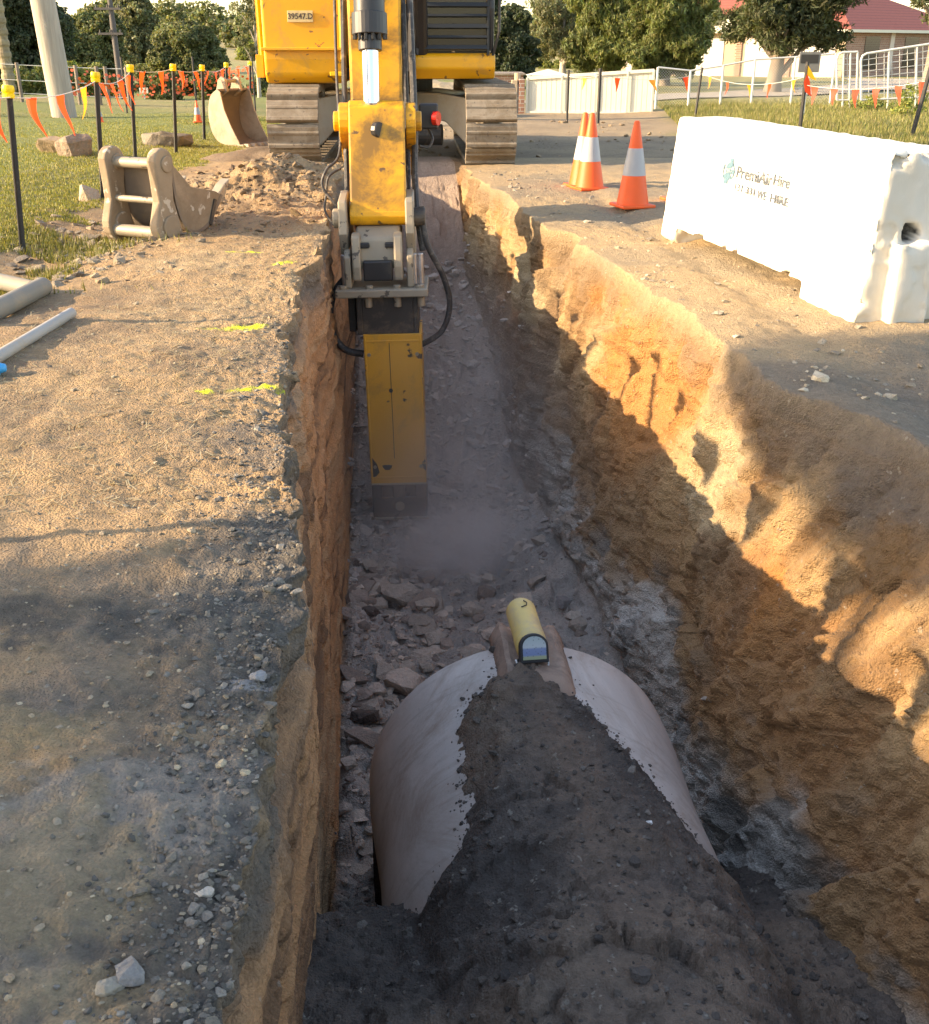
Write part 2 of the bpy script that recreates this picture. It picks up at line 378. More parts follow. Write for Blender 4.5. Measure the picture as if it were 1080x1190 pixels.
for (px, py, a, b, cc0, k0) in ((250, 715, .42, .16, (.075, .066, .055), .85), (300, 640, .16, .22, (.085, .074, .06), .7), (110, 815, .22, .08, (.09, .078, .06), .7), (150, 1060, .25, .10, (.09, .08, .066), .6),
        (285, 790, .07, .05, (.30, .29, .285), .8), (205, 930, .28, .12, (.24, .215, .185), .7), (90, 960, .2, .12, (.25, .22, .185), .6), (235, 835, .15, .06, (.33, .235, .14), .75), (50, 830, .16, .07, (.30, .22, .12), .7), (40, 1010, .16, .16, (.30, .225, .13), .75), (60, 1150, .14, .07, (.32, .24, .14), .7)):
    q = at(px, py); dd = ((PX - q.x) / a) ** 2 + ((PY - q.y) / b) ** 2 + 1.3 * n2 + .9 * n3
    C = mixc(C, cc0, (1 - sst(.3, 1.6, dd)) * onL * k0)
# grass verge base, left
gm = sst(-3.25, -3.65, PX + .25 * n2 - .03 * (PY - 8)) * sst(6.6, 7.6, PY + .3 * n2)
C = mixc(C, (.15, .15, .04), gm)
# right bank: dusty with thin seal
C = mixc(C, (.42, .31, .18), np.broadcast_to(onR, shp).astype(np.float32) * .7)
C = mixc(C, (.145, .12, .095), onR * sst(5.2, 4.4, PY + .3 * n2) * .8)
C = mixc(C, (.23, .19, .135), onR * sst(0, .6, n1) * .55)
# left wall
z0 = PZ
wc = np.broadcast_to(np.array((.54, .275, .12), np.float32), shp + (3,)).copy()
st = fbm(PY * .5, PZ * 8, f=1, o=5, seed=221, g=.6)
wc = mixc(wc, (.22, .115, .055), sst(.1, .75, st)); wc = mixc(wc, (.52, .33, .18), sst(.05, .8, -st) * .7)
wc = mixc(wc, (.30, .20, .13), sst(-.45, -.05, z0 + .12 * n2) * .6); wc = mixc(wc, (.13, .12, .105), sst(-.26, -.08, z0 + .10 * n2) * .85)
wl = ramp01(iL - 4, iL + 10) * (1 - ramp01(iLB - 8, iLB + 6))
C = C * (1 - wl[..., None]) + wc * wl[..., None]
# right wall
wc = np.broadcast_to(np.array((.42, .27, .13), np.float32), shp + (3,)).copy()
s1 = fbm(sl * 3.2, PZ * .55, f=1, o=5, seed=231, g=.6); s2 = fbm(PY, PZ, f=1.2, o=4, seed=235); s3 = fbm(sl * 1.4, PZ * 1.0, f=1, o=4, seed=239)
wc = mixc(wc, (.45, .31, .155), sst(.05, .65, s1) * .9); wc = mixc(wc, (.20, .105, .04), sst(.12, .6, -s1) * .85)
wc = mixc(wc, (.47, .195, .05), sst(.1, .6, s3) * .8); wc = mixc(wc, (.20, .13, .075), sst(.3, .75, s2) * .6)
wc = mixc(wc, (.50, .39, .235), sst(.2, .7, fbm(sl * 1.1 + 5, PZ * 1.6, f=1, o=5, seed=243)) * .75)
wc = mixc(wc, (.24, .165, .10), sst(-.34, -.06, z0 + .14 * n2) * .75)
wc = mixc(wc, (.135, .105, .08), sst(-.42, -.10, z0 + .16 * n2) * sst(5.4, 4.3, PY + .4 * s2) * .85)
rz = z0 + .22 * s2 + .12 * n2 - .10 * sst(4.2, 3.2, PY)
wc = mixc(wc, (.33, .185, .085), sst(-.7, -1.2, rz) * .75)  # lower wall browner: the tone of its shaded part is painted in
wc = mixc(wc, (.50, .47, .42), sst(-1.38, -1.66, rz) * .85)
wc = mixc(wc, (.64, .62, .57), sst(.05, .55, fbm(PY * 3, PZ * 7 + PY, f=1, o=5, seed=241)) * sst(-1.30, -1.62, rz) * .75)
wc = mixc(wc, (.19, .18, .16), sst(.35, .75, fbm(PY * 3 + 7, PZ * 5, f=1.2, o=5, seed=247)) * sst(-1.1, -1.5, rz) * .8)
wc = mixc(wc, (.26, .22, .18), sst(5.5, 9, PY) * sst(-.55, -1.1, z0) * .6)
wr = ramp01(iRB - 4, iRB + 18) * (1 - ramp01(iR - 20, iR + 6))
C = C * (1 - wr[..., None]) + wc * wr[..., None]
# floor
fcx = np.broadcast_to(np.array((.46, .41, .365), np.float32), shp + (3,)).copy()
fcx = mixc(fcx, (.52, .45, .39), sst(.3, .8, fv) * .7); fcx = mixc(fcx, (.13, .105, .09), sst(.06, 0, fc) * .5)
fcx = mixc(fcx, (.33, .31, .285), sst(0, .6, n1) * .6)
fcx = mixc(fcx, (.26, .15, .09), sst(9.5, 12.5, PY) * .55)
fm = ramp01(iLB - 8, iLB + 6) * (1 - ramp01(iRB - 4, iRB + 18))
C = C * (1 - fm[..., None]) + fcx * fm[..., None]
# fluorescent marking paint on the dirt by the left edge
pn = .5 * fbm(PX, PY, f=9, o=3, seed=301)
for (px, py, a, b) in ((277, 382, .15, .055), (318, 451, .13, .04), (284, 291, .10, .05), (333, 305, .10, .06), (236, 456, .03, .02)):
    q = at(px, py)
    dd = ((PX - q.x) / a) ** 2 + ((PY - q.y - .12 * (PX - q.x)) / b) ** 2 + 2.2 * pn
    C = mixc(C, (.75, .80, .02), (1 - sst(.55, 1.25, dd)) * onL * sst(-.75, .15, n3 + .25))
lipc = np.exp(-((ui - iL - 5) / 9.) ** 2)[None] * sst(5.5, 3.5, PY)
C = mixc(C, (.135, .108, .085), lipc * .8 * sst(-.8, .2, n3 + .2))
C = np.clip(C, .01, .9)

def soil_mat(name, fine=1.0):
    n = N(name); p = n.geo(); a = n.new('ShaderNodeVertexColor', layer_name='tint').outputs[0]
    f1 = n.noise(p, 38, 8, .75); f2 = n.noise(p, 160, 5, .7); v = n.voro(p, 55, 'F1'); f3 = n.noise(p, 7, 6, .65, .4)
    k = n.math('MULTIPLY', n.math('ADD', .45, n.math('MULTIPLY', f1, 1.1)), n.math('ADD', .70, n.math('MULTIPLY', f2, .6)))
    k = n.math('MULTIPLY', k, n.math('ADD', .72, n.math('MULTIPLY', f3, .56)))
    vm = n.new('ShaderNodeVectorMath', operation='SCALE'); n.l.new(a, vm.inputs[0]); n.l.new(k, vm.inputs['Scale'])
    g1 = n.ramp(n.voro(p, 130, 'F1', 'Color'), [(.0, .72), (1, 1.25)]); g2 = n.ramp(n.voro(p, 310, 'F1', 'Color'), [(.0, .75), (1, 1.25)])
    k = n.math('MULTIPLY', k, n.math('MULTIPLY', g1, g2))
    stone = n.ramp(n.voro(p, 42, 'F1', 'Color'), [(.86, 0), (.90, 1)])
    near = n.ramp(v, [(.30, 1), (.45, 0)])
    col = n.mix(n.math('MULTIPLY', n.math('MULTIPLY', stone, near), .45), vm.outputs[0], (.42, .38, .31))
    h = n.math('ADD', n.math('MULTIPLY', f1, 1.0), n.math('MULTIPLY', f2, .35)); h = n.math('ADD', h, n.math('MULTIPLY', f3, .8))
    h2 = n.math('SUBTRACT', h, n.math('ADD', n.math('MULTIPLY', v, .5), n.math('MULTIPLY', n.voro(p, 130), .55)))
    return n.done(col, .93, 0, n.bump(h2, .8 * fine, .03))
M_soil = soil_mat('soil')
trench = npmesh('trench_ground', np.stack([PX, PY, PZ], -1).reshape(-1, 3), gridfaces(NR, NC)[:, ::-1], M_soil, smooth=True, col=C.reshape(-1, 3))
tag(trench, kind='structure')

# ---- the wide ground around the dug strip (one sheet with a hole)
def ext(v0, v1, n, p=1.0): return v0 + (v1 - v0) * np.linspace(0, 1, n) ** p
gx = np.concatenate([-4.7 - ext(0, 240, 50, 2.6)[::-1], np.linspace(-4.7, 4.7, 48)[1:-1], 4.7 + ext(0, 240, 50, 2.6)])
gy = np.concatenate([-1.45 - ext(0, 40, 12, 2)[::-1], np.linspace(-1.45, 14.5, 60)[1:-1], 14.5 + ext(0, 320, 110, 2.4)])
GX, GY = np.meshgrid(gx, gy); 
GZ = gbase(GX, GY) + .02 * fbm(GX, GY, f=.9, o=3, seed=311) * sst(4.7, 5.5, np.maximum(np.abs(GX), np.abs(GY - 6.5) - 3.3))
GZ = GZ - .012
hil = 2.2 * sst(90, 210, GY) * (.7 + .4 * fbm(GX, GY, f=.012, o=3, seed=313)) + 2.5 * sst(60, 150, GY) * sst(10, -60, GX)
GZ = GZ + np.clip(hil, 0, 40)
fcs = gridfaces(*GX.shape)
cx = GX.ravel()[fcs].mean(1); cy = GY.ravel()[fcs].mean(1)
fcs = fcs[~((np.abs(cx) < 4.7) & (cy > -1.45) & (cy < 14.5))]
m1 = fbm(GX, GY, f=.35, o=4, seed=315); m2 = fbm(GX, GY, f=1.6, o=4, seed=317)
GC = np.broadcast_to(np.array((.15, .17, .035), np.float32), GX.shape + (3,)).copy()
GC = mixc(GC, (.24, .20, .07), sst(-.2, .6, m1 + .3 * m2))
GC = mixc(GC, (.25, .21, .08), sst(2, 6, GX) * .6)
GC = mixc(GC, (.34, .27, .13), sst(90, 140, GY) * .75)
dirt = np.clip(sst(-3.2, -2.7, GX + .3 * m2 + .035 * (GY - 14)) * sst(3.6 + .0, 2.9, GX - .11 * (GY - 14) + .5 * m2), 0, 1) * sst(34, 26, GY)
dirt = np.maximum(dirt, sst(1.0, -1, GY))
dirt = np.maximum(dirt, sst(5.6, 5.0, GX + .3 * m2) * sst(11.5, 9.5, GY + .6 * m2) * (GX > 0))
GC = mixc(GC, (.30, .22, .13), dirt)
GC = mixc(GC, (.20, .145, .09), dirt * sst(-.1, .5, m2) * .7)
ground = npmesh('ground', np.stack([GX, GY, GZ], -1).reshape(-1, 3), fcs, M_soil, smooth=True, col=GC.reshape(-1, 3))
tag(ground, kind='structure')
def wide_z(X, Y): return float(gbase(X, Y)) - .012
# ================================================================ PIPE, BACKFILL, ROCKS
PR = .64; PC0 = Vector((.235, 3.78, -1.545)); PDIR = Vector((.105, -1, 0)).normalized()     # far rim centre, axis towards the viewer
pr_ = Vector((-PDIR.y, PDIR.x, 0)) * -1
pside = Vector((PDIR.y * -1, PDIR.x, 0)).normalized()
if pside.x < 0: pside = -pside
n = N('pipe_concrete'); p = n.coord()
f = n.noise(p, 2.2, 8, .65, .6); g = n.noise(n.scale(p, (1, .15, 1)), 24, 5, .7)
cc_ = n.mix(n.ramp(f, [(.3, 0), (.7, 1)]), (.42, .37, .335), (.57, .52, .48))
cc_ = n.mix(n.math('MULTIPLY', n.ramp(n.noise(p, 1.6, 10, .78, .8), [(.46, 0), (.64, 1)]), .75), cc_, (.29, .215, .165))
cc_ = n.mix(n.math('MULTIPLY', n.ramp(n.noise(n.scale(p, (1, 9, 1)), 3, 8, .7, .3), [(.55, 0), (.7, 1)]), .45), cc_, (.24, .19, .155))
cc_ = n.mix(n.ramp(n.noise(p, 60, 3, .5), [(.66, 0), (.72, .35)]), cc_, (.28, .25, .24))
M_pipe = n.done(cc_, .88, 0, n.bump(n.math('ADD', g, n.math('MULTIPLY', n.noise(p, 120, 4, .7), .4)), .25, .006))
def pipe_mb(prof, n=96):
    V = []; m = len(prof)
    for r, s in prof:
        for k in range(n):
            a = 2 * math.pi * k / n; V.append(PC0 + PDIR * s + pside * (r * math.cos(a)) + Vector((0, 0, r * math.sin(a))))
    b = MB(); b.add(V, [(i * n + k, i * n + (k + 1) % n, (i + 1) * n + (k + 1) % n, (i + 1) * n + k) for i in range(m - 1) for k in range(n)])
    return b
pipe = thing('concrete_pipe', 'large pale concrete drainage pipe half buried under dark soil in the trench', 'pipe')
pipe_mb([(.50, .0), (.50, 2.6), (PR - .028, 2.6), (PR - .028, .66), (PR - .026, .58), (PR - .019, .48), (PR - .010, .36), (PR - .003, .27), (PR, .20), (PR, .03), (PR - .008, .008), (PR - .025, 0), (.50, 0)]).build('pipe_wall', M_pipe, pipe, smooth=True)
pipe_mb([(.495, 1.2), (.0005, 1.2), (.0005, 1.22), (.495, 1.22), (.495, 1.2)]).build('end_plug', M_pipe, pipe)

def pipe_top(X, Y):
    s = (PC0.y - Y) / -PDIR.y; cx = PC0.x + PDIR.x * s
    rr = PR - .028 * sst(.18, .62, s)
    d = np.abs(X - cx); return np.where(d < rr, PC0.z + np.sqrt(np.clip(rr ** 2 - d ** 2, 0, None)), -9), X - cx, s
fx, fy = np.meshgrid(np.arange(-.8, 2.2, .009), np.arange(-1.4, 3.98, .009))
pt, off, sx = pipe_top(fx, fy)
w1 = fbm(fx, fy, f=1.6, o=4, seed=401); w2 = fbm(fx, fy, f=7, o=5, seed=405, g=.6); w3 = fbm(fx, fy, f=30, o=3, seed=409)
fcc, fcv, fcgx, fcgy = cell(fx * 3.1 + .5 * w1, fy * 4.2 + .4 * w2, 77)
yb = fy + .13 * w1 + .05 * w2 + .07 * np.abs(fx)
bL = np.interp(yb, [-1.3, .3, 1.2, 2.0, 2.45, 2.66, 2.80, 2.98, 3.12, 3.3], [-.05, -.7, -.98, -1.10, -1.16, -1.24, -1.46, -1.70, -2.1, -2.6])
bR = np.interp(fy + .05 * w1 + .03 * w2, [-1.3, .3, 1.2, 2.0, 2.6, 3.0, 3.25, 3.42, 3.6], [-.05, -.7, -1.0, -1.22, -1.36, -1.47, -1.56, -1.74, -2.5])
kx = sst(.1, 1.2, fx); base = bL * (1 - kx) + bR * kx
base = base + .16 * np.exp(-((fx - .42) / .38) ** 2) * sst(3.2, 2.4, fy) + .05 * w1
lm = np.interp(fy, [1.5, 2.3, 2.55, 2.72, 2.9, 3.3, 3.42, 3.55, 3.85], [-.9, -.75, -.55, -.36, -.31, -.30, -.26, -.13, -.05]); rm = np.interp(fy, [1.5, 2.3, 2.55, 2.72, 2.95, 3.25, 3.38, 3.62, 3.85], [1.1, .95, .75, .52, .38, .25, .15, .08, .05])
edge = .015 * w2 + .014 * w1 + .004 * w3
inside = np.minimum(off - lm, rm - off) + edge
th = np.clip(.6 * (inside + .02), -.3, .075 + .03 * w1) + (.020 * w2 + 0.03 * (fcv - .5) * sst(0, .2, fcc) - .035 * fcgy * (fcv > .5)) * sst(0, .1, inside)
ridge = np.where(pt > -5, pt + th - .015, -9)
ridge = np.where(sx < -.01, -9, ridge)
bs = base + .030 * w2 + .02 * (fcv - .5) * sst(0, .2, fcc) - .02 * fcgy * (fcv > .5)
w4 = fbm(fx, fy, f=55, o=2, seed=411); fill = np.maximum(bs, ridge) + .008 * w3 + .006 * np.abs(w4)
fill = np.maximum(fill, np.where(pt > -5, np.minimum(bs, pt - .03), -9))
fillC = np.broadcast_to(np.array((.108, .086, .072), np.float32), fx.shape + (3,)).copy()
fillC = mixc(fillC, (.20, .145, .105), sst(-.1, .6, w1 + .35 * w2) * .85)
fillC = mixc(fillC, (.17, .12, .088), np.exp(-((off - .03) / .13) ** 2) * sst(3.8, 3.2, fy) * sst(1.6, 2.6, fy) * .85)
fillC = mixc(fillC, (.064, .052, .045), sst(.15, .6, -w1 + .5 * w2) * .7)
keep = (fill > -2.3)
backfill = npmesh('backfill_soil', np.stack([fx, fy, fill], -1).reshape(-1, 3), gridfaces(*fx.shape), soil_mat('dark_backfill', .8), smooth=True, col=fillC.reshape(-1, 3))
tag(backfill, kind='structure')

# ---- rocks
def hull(seed, n=16, sq=(1, 1, 1), jag=.0):
    r = random.Random(seed); bm = bmesh.new()
    for _ in range(n):
        v = Vector((r.gauss(0, 1), r.gauss(0, 1), r.gauss(0, 1))).normalized() * r.uniform(.75, 1.05)
        v = Vector([math.copysign(abs(c) ** .75, c) for c in v])
        bm.verts.new((v.x * sq[0], v.y * sq[1], v.z * sq[2]))
    res = bmesh.ops.convex_hull(bm, input=bm.verts); 
    dead = [e for e in res['geom_interior'] + res['geom_unused'] if isinstance(e, bmesh.types.BMVert)]
    bmesh.ops.delete(bm, geom=list(set(dead)), context='VERTS')
    bmesh.ops.triangulate(bm, faces=bm.faces); bm.verts.index_update()
    V = np.array([v.co[:] for v in bm.verts], np.float32); Fc = np.array([[v.index for v in f.verts] for f in bm.faces], np.int32); bm.free()
    return V, Fc
HUL = [hull(k, 13 + k % 6, (1, .8, .38 + .12 * (k % 4))) for k in range(10)]
def scatter(name, P, size, col, mat, squash=1.0, sink=.25, colvar=.25, parent=None):
    "many loose stones as one mesh"
    Vs, Fs, Cs, o = [], [], [], 0
    for i, q in enumerate(P):
        V, Fc = HUL[i % 10]; a = rng.uniform(0, 6.28); ca, sa = math.cos(a), math.sin(a)
        tx, ty = rng.normal(0, .25, 2); Rz = np.array(((ca, -sa, 0), (sa, ca, 0), (0, 0, 1)), np.float32)
        T = np.array(((1, 0, tx), (0, 1, ty), (-tx, -ty, 1)), np.float32)
        s = size[i] if hasattr(size, '__len__') else size
        W = (V * (s, s, s * squash)) @ Rz.T @ T.T + np.array(q, np.float32) + (0, 0, s * .4 * squash - s * sink)
        Vs.append(W); Fs.append(Fc + o); o += len(V)
        c = np.array(col[i % len(col)], np.float32) * rng.uniform(1 - colvar, 1 + colvar); Cs.append(np.broadcast_to(c, (len(V), 3)))
    return npmesh(name, np.concatenate(Vs), np.concatenate(Fs), mat, parent, col=np.concatenate(Cs))
M_stone = soil_mat('stone', .6)
from mathutils.bvhtree import BVHTree
from mathutils import noise as MN
def bvh(o): 
    m = o.data; return BVHTree.FromPolygons([v.co[:] for v in m.vertices], [p.vertices[:] for p in m.polygons])
TB = bvh(trench)
FBK = None
def drop(x, y, top=1.0):
    h = TB.ray_cast(Vector((x, y, top)), Vector((0, 0, -1)))[0]
    return h.z if h is not None else wide_z(x, y)
def rock(name, label, pos, size, seed, col, group=None, rot=None, cat='rock'):
    V, Fc = hull(seed, 22, size); bm = bmesh.new()
    vs = [bm.verts.new(v) for v in V]
    for f in Fc: bm.faces.new([vs[i] for i in f])
    bmesh.ops.subdivide_edges(bm, edges=bm.edges, cuts=4, use_grid_fill=True)
    m = max(size)
    for v in bm.verts:
        d = MN.fractal(v.co * 3.0 / m + Vector((seed, 0, 0)), 1, 2, 5) * .055 * m; v.co += v.co.normalized() * d
    me = bpy.data.meshes.new(name); bm.to_mesh(me); bm.free()
    a = me.color_attributes.new('tint', 'FLOAT_COLOR', 'POINT'); a.data.foreach_set('color', np.tile(np.array(col + (1,), np.float32), len(me.vertices)))
    me.materials.append(M_stone); o = bpy.data.objects.new(name, me); COL.objects.link(o)
    o.location = pos; o.rotation_euler = rot or (random.uniform(-.3, .3), random.uniform(-.3, .3), random.uniform(0, 6))
    return tag(o, label, cat, group)
pink = (.54, .44, .36); dust = (.43, .36, .295); dk = (.10, .075, .062)
big = [  # px, py, half-size, colour, label
    (470, 795, .085, pink, 'pale pink angular rock leaning beside the left shoulder of the concrete pipe'),
    (438, 803, .042, pink, 'small pale pink rock next to the trench wall left of the pipe'),
    (424, 832, .060, dk, 'dark wet looking rock against the left trench wall beside the pipe'),
    (551, 757, .050, pink, 'flat pink rock slab touching the left of the yellow laser'),
    (573, 738, .055, pink, 'pointed pink rock slab right behind the yellow laser'),
    (548, 710, .060, dust, 'flat dusty slab in the middle of the rubble behind the laser'),
    (470, 693, .095, dust, 'largest dusty brown boulder below the hammer nose at the left wall'),
    (440, 662, .032, (.40, .34, .28), 'small pale rounded rock at the edge of the dust cloud'),
    (505, 745, .060, dust, 'brown rock slab midway between left wall and yellow laser'),
    (432, 712, .050, dk, 'dark brown rock jammed at the foot of the left trench wall'),
    (498, 775, .040, dust, 'brown rock perched just above the left rim of the pipe'),
    (468, 835, .045, (.32, .22, .17), 'reddish rock wedged between the pale rock and the pipe'),
    (640, 745, .050, (.27, .24, .22), 'grey slab lying right of the yellow laser behind the pipe'),
    (655, 700, .045, (.25, .225, .21), 'grey broken slab at the foot of the right trench wall')]
for i, (x, y, s, c, lab) in enumerate(big):
    q = at(x, y, -1.95); z = drop(q.x, q.y, -.9); q = at(x, y, z + s * .4); z = drop(q.x, q.y, -.9); q = at(x, y, z + s * .4)
    s *= 1.3; rock('rock', lab, (q.x, q.y, z + s * .40), (s * 1.15, s * 1.0, s * .62), 50 + i, c)
P, sz = [], []
while len(P) < 520:
    y = rng.uniform(3.8, 7.4); x = rng.uniform(float(BL_(y)) + .03, float(BR_(y)) - .05)
    if rng.uniform() > math.exp(-((x - float(BL_(y)) - .3) / .45) ** 2) + .18: continue
    P.append((x, y, drop(x, y, -.9))); sz.append(min(.11, .018 + rng.exponential(.028)))
tag(scatter('rubble', P, sz, [pink, dust, dust, (.28, .22, .18), dust], M_stone, .8), kind='stuff')
P, sz = [], []
while len(P) < 2600:
    y = rng.uniform(3.3, 7.4); x = rng.uniform(float(BL_(y)), float(BR_(y)))
    if rng.uniform() > math.exp(-((x - float(BL_(y)) - .3) / .5) ** 2) + .15: continue
    P.append((x, y, drop(x, y, -.9))); sz.append(.005 + rng.exponential(.007))
tag(scatter('rubble_fines', P, sz, [pink, dust, (.30, .24, .2), (.24, .19, .16)], M_stone, .85), kind='stuff')
P, sz = [], []
while len(P) < 3200:
    y = rng.uniform(7, 12.5); x = rng.uniform(float(BL_(y)), float(BR_(y)))
    P.append((x, y, drop(x, y, -.6))); sz.append(.010 + rng.exponential(.016))
tag(scatter('trench_floor_rubble', P, sz, [(.42, .37, .33), (.36, .32, .28), (.48, .42, .37)], M_stone, .7), kind='stuff')
# clods of the spoil heap beside the excavator
P, sz = [], []
while len(P) < 1700:
    x, y = rng.normal(-1.95, .55), rng.normal(10.9, 1.25)
    if x > float(XL_(y)) - .06 or y > 13.4 or y < 8.2: continue
    P.append((x, y, drop(x, y))); sz.append(min(.08, .008 + rng.exponential(.011)))
tag(scatter('spoil_clods', P, sz, [(.21, .145, .085), (.18, .125, .07), (.15, .10, .06), (.26, .19, .12)], M_stone, .85), kind='stuff')
# loose stones on the left bank
P, sz = [], []
while len(P) < 4500:
    y = rng.uniform(1.0, 10) if rng.uniform() < .6 else rng.uniform(1, 3.5); xe = float(XL_(y))
    k = rng.uniform()
    x = xe - rng.exponential(.35) - .02 if k < .5 else rng.uniform(-3.4, xe - .05)
    if x < -4: continue
    P.append((x, y, drop(x, y))); sz.append(.0018 + rng.exponential(.0023) * (1.5 if y > 4 else 1))
for _ in range(420):
    y = rng.uniform(6.6, 9.4); x = rng.normal(-2.75, .38)
    P.append((x, y, drop(x, y))); sz.append(.012 + rng.exponential(.016))
tag(scatter('loose_gravel', P, sz, [(.34, .28, .19), (.26, .21, .15), (.24, .19, .13), (.30, .23, .15), (.17, .14, .105)], M_stone, .8), kind='stuff')
P, sz = [], []
while len(P) < 3200:
    y = 1.0 + 4.5 * rng.uniform() ** 1.6; x = float(XL_(y)) - abs(rng.normal(0, .14)) + .03
    h = TB.ray_cast(Vector((x, y, 1)), Vector((0, 0, -1)))
    if h[0] is None or abs(h[1].z) < .6 or h[0].z < -.12: continue
    P.append((x, y, h[0].z)); sz.append(.0022 + rng.exponential(.0028))
tag(scatter('lip_crumbs', P, sz, [(.11, .10, .085), (.15, .135, .115), (.085, .078, .068), (.20, .18, .15), (.13, .115, .09)], M_stone, .9), kind='stuff')
P, sz = [], []
while len(P) < 700:
    y = rng.uniform(3.4, 13); x = float(XR_(y)) + rng.exponential(.5) + .05
    if x > 4.5: continue
    P.append((x, y, drop(x, y))); sz.append(.004 + rng.exponential(.007))
tag(scatter('bank_gravel', P, sz, [(.32, .26, .18), (.24, .2, .15), (.40, .34, .25)], M_stone, .8), kind='stuff')
P, sz = [], []
FB = bvh(backfill)
while len(P) < 3200:
    y = rng.uniform(1.4, 3.8); x = rng.uniform(-.5, 1.5); h = FB.ray_cast(Vector((x, y, 1)), Vector((0, 0, -1)))[0]
    if h is None or h.z < -1.8 or (pipe_top(np.array(x), np.array(y))[0] > h.z): continue
    P.append(h[:]); sz.append(.0025 + rng.exponential(.0040))
tag(scatter('soil_crumbs', P, sz, [(.085, .07, .06), (.075, .062, .053), (.11, .088, .07), (.075, .062, .053), (.10, .08, .065), (.085, .07, .06), (.15, .13, .11)], M_stone, .9), kind='stuff')
P, sz = [], []
while len(P) < 750:
    y = rng.uniform(2.6, 3.75); side_ = 1 if rng.uniform() < .5 else -1
    o_ = (float(np.interp(y, [2.55, 2.72, 2.9, 3.3, 3.42, 3.55, 3.85], [-.55, -.36, -.31, -.30, -.26, -.13, -.05])) if side_ < 0 else float(np.interp(y, [2.55, 2.72, 2.95, 3.25, 3.38, 3.62], [.75, .52, .38, .25, .15, .08]))) + side_ * (rng.exponential(.022) - .01)
    x = PC0.x + PDIR.x * ((PC0.y - y) / -PDIR.y) + o_; zt = float(pipe_top(np.array(x), np.array(y))[0])
    if zt < -1.35: continue
    P.append((x, y, zt)); sz.append(.0012 + rng.exponential(.0026))
tag(scatter('spilled_crumbs', P, sz, [(.09, .073, .062), (.075, .062, .053), (.13, .10, .08)], M_stone, .9), kind='stuff')
def lay(x, y, s, col, lab, seed, sq=.55):
    q = at(x, y, 0); z = drop(q.x, q.y); q = at(x, y, z)
    rock('stone', lab, (q.x, q.y, z + s * .3), (s * 1.2, s * .8, s * sq), seed, col, rot=(.1, .2, random.uniform(0, 3)), cat='stone')
lay(238, 1040, .020, (.38, .35, .30), 'pale flat stone chip lying alone on the grey left trench edge', 90)
lay(150, 1135, .030, (.20, .19, .18), 'grey angular stone near the bottom of the left bank', 91)
lay(130, 1150, .022, (.27, .24, .19), 'tan broken stone touching the grey stone on the left bank', 92)
lay(300, 790, .026, (.22, .22, .225), 'bluish grey stone sitting on the lip of the left bank', 93)
lay(655, 275, .11, (.33, .25, .15), 'blocky clod of earth perched on the right trench edge', 94, .7)
q = at(751, 997, -1.05); h = FB.ray_cast(Vector((q.x, q.y, 1)), Vector((0, 0, -1)))[0]
rock('pebble', 'single white pebble on the dark backfill', (h.x, h.y, h.z + .004), (.013, .010, .008), 95, (.75, .74, .72), cat='pebble')
# boulders on the lawn
def boulder(x, y, size, col, lab, seed, rz=0):
    q = at(x, y); z = wide_z(q.x, q.y) if abs(q.x) > 4.6 else drop(q.x, q.y); q = at(x, y, z)
    rock('boulder', lab, (q.x, q.y + size[1], z + size[2] * .55), size, seed, col, rot=(0, 0, rz), cat='boulder')
boulder(55, 178, (.26, .3, .12), (.30, .215, .13), 'brown boulder with pale broken face on the lawn', 120)
boulder(80, 181, (.24, .25, .17), (.25, .185, .13), 'taller grey brown boulder leaning on the first lawn boulder', 125, .6)
boulder(100, 236, (.11, .12, .11), (.42, .32, .22), 'small tan boulder behind the upright ear plates', 122)
boulder(186, 170, (.42, .3, .14), (.18, .15, .11), 'low dark mound of stone beyond the second row of stakes', 123)

P, sz = [], []
while len(P) < 420:
    x, y = rng.uniform(-3.2, 3.4), rng.uniform(14.6, 23)
    P.append((x, y, wide_z(x, y))); sz.append(.008 + rng.exponential(.013))
tag(scatter('track_clods', P, sz, [(.28, .2, .12), (.22, .16, .1), (.33, .25, .16)], M_stone, .8), kind='stuff')
# ---- yellow pipe laser on the crown
M_clay = simple('dusty_clay', (.36, .25, .19), .95, 0, .25, (.10, .075, .06), .45, 9, .6, .01)
M_yel_dusty = simple('dusty_yellow_shell', (.62, .46, .16), .6, 0, .15, (.40, .31, .22), .55, 8, .1)
M_black = simple('black_rubber', (.022, .022, .024), .65, 0, .3, (.12, .10, .08), .3, 8, .1)
crown = PC0.z + PR
pad = MB(); 
nx, ny = 17, 15; V = []
for j in range(ny):
    for i in range(nx):
        u, v = i / (nx - 1), j / (ny - 1)
        x = .015 + (-.150 + .30 * u); y = 3.86 - .46 * v
        z = float(pipe_top(np.array(PC0.x + x + .03 * v), np.array(y))[0]) if y < 3.77 else crown - .02
        k = max(0, min(u, 1 - u) * 6) ; k2 = min(1, k) * (1 if v < .8 else 1 - (v - .8) * 4)
        V.append((PC0.x + x + .03 * v, y, z + (.055 + .05 * math.exp(-((u - .1) / .09) ** 2) + .025 * math.exp(-((u - .9) / .1) ** 2)) * k2 - .01 + .012 * MN.noise(Vector((u * 6, v * 6, 3)))))
pad.add(V, [(j * nx + i, j * nx + i + 1, (j + 1) * nx + i + 1, (j + 1) * nx + i) for j in range(ny - 1) for i in range(nx - 1)])
po = pad.build('clay_pad', M_clay, smooth=True); sol = po.modifiers.new('thick', 'SOLIDIFY'); sol.thickness = .04; sol.offset = -1
tag(po, 'reddish clay pad bedding the yellow laser on the pipe crown', 'clay pad')
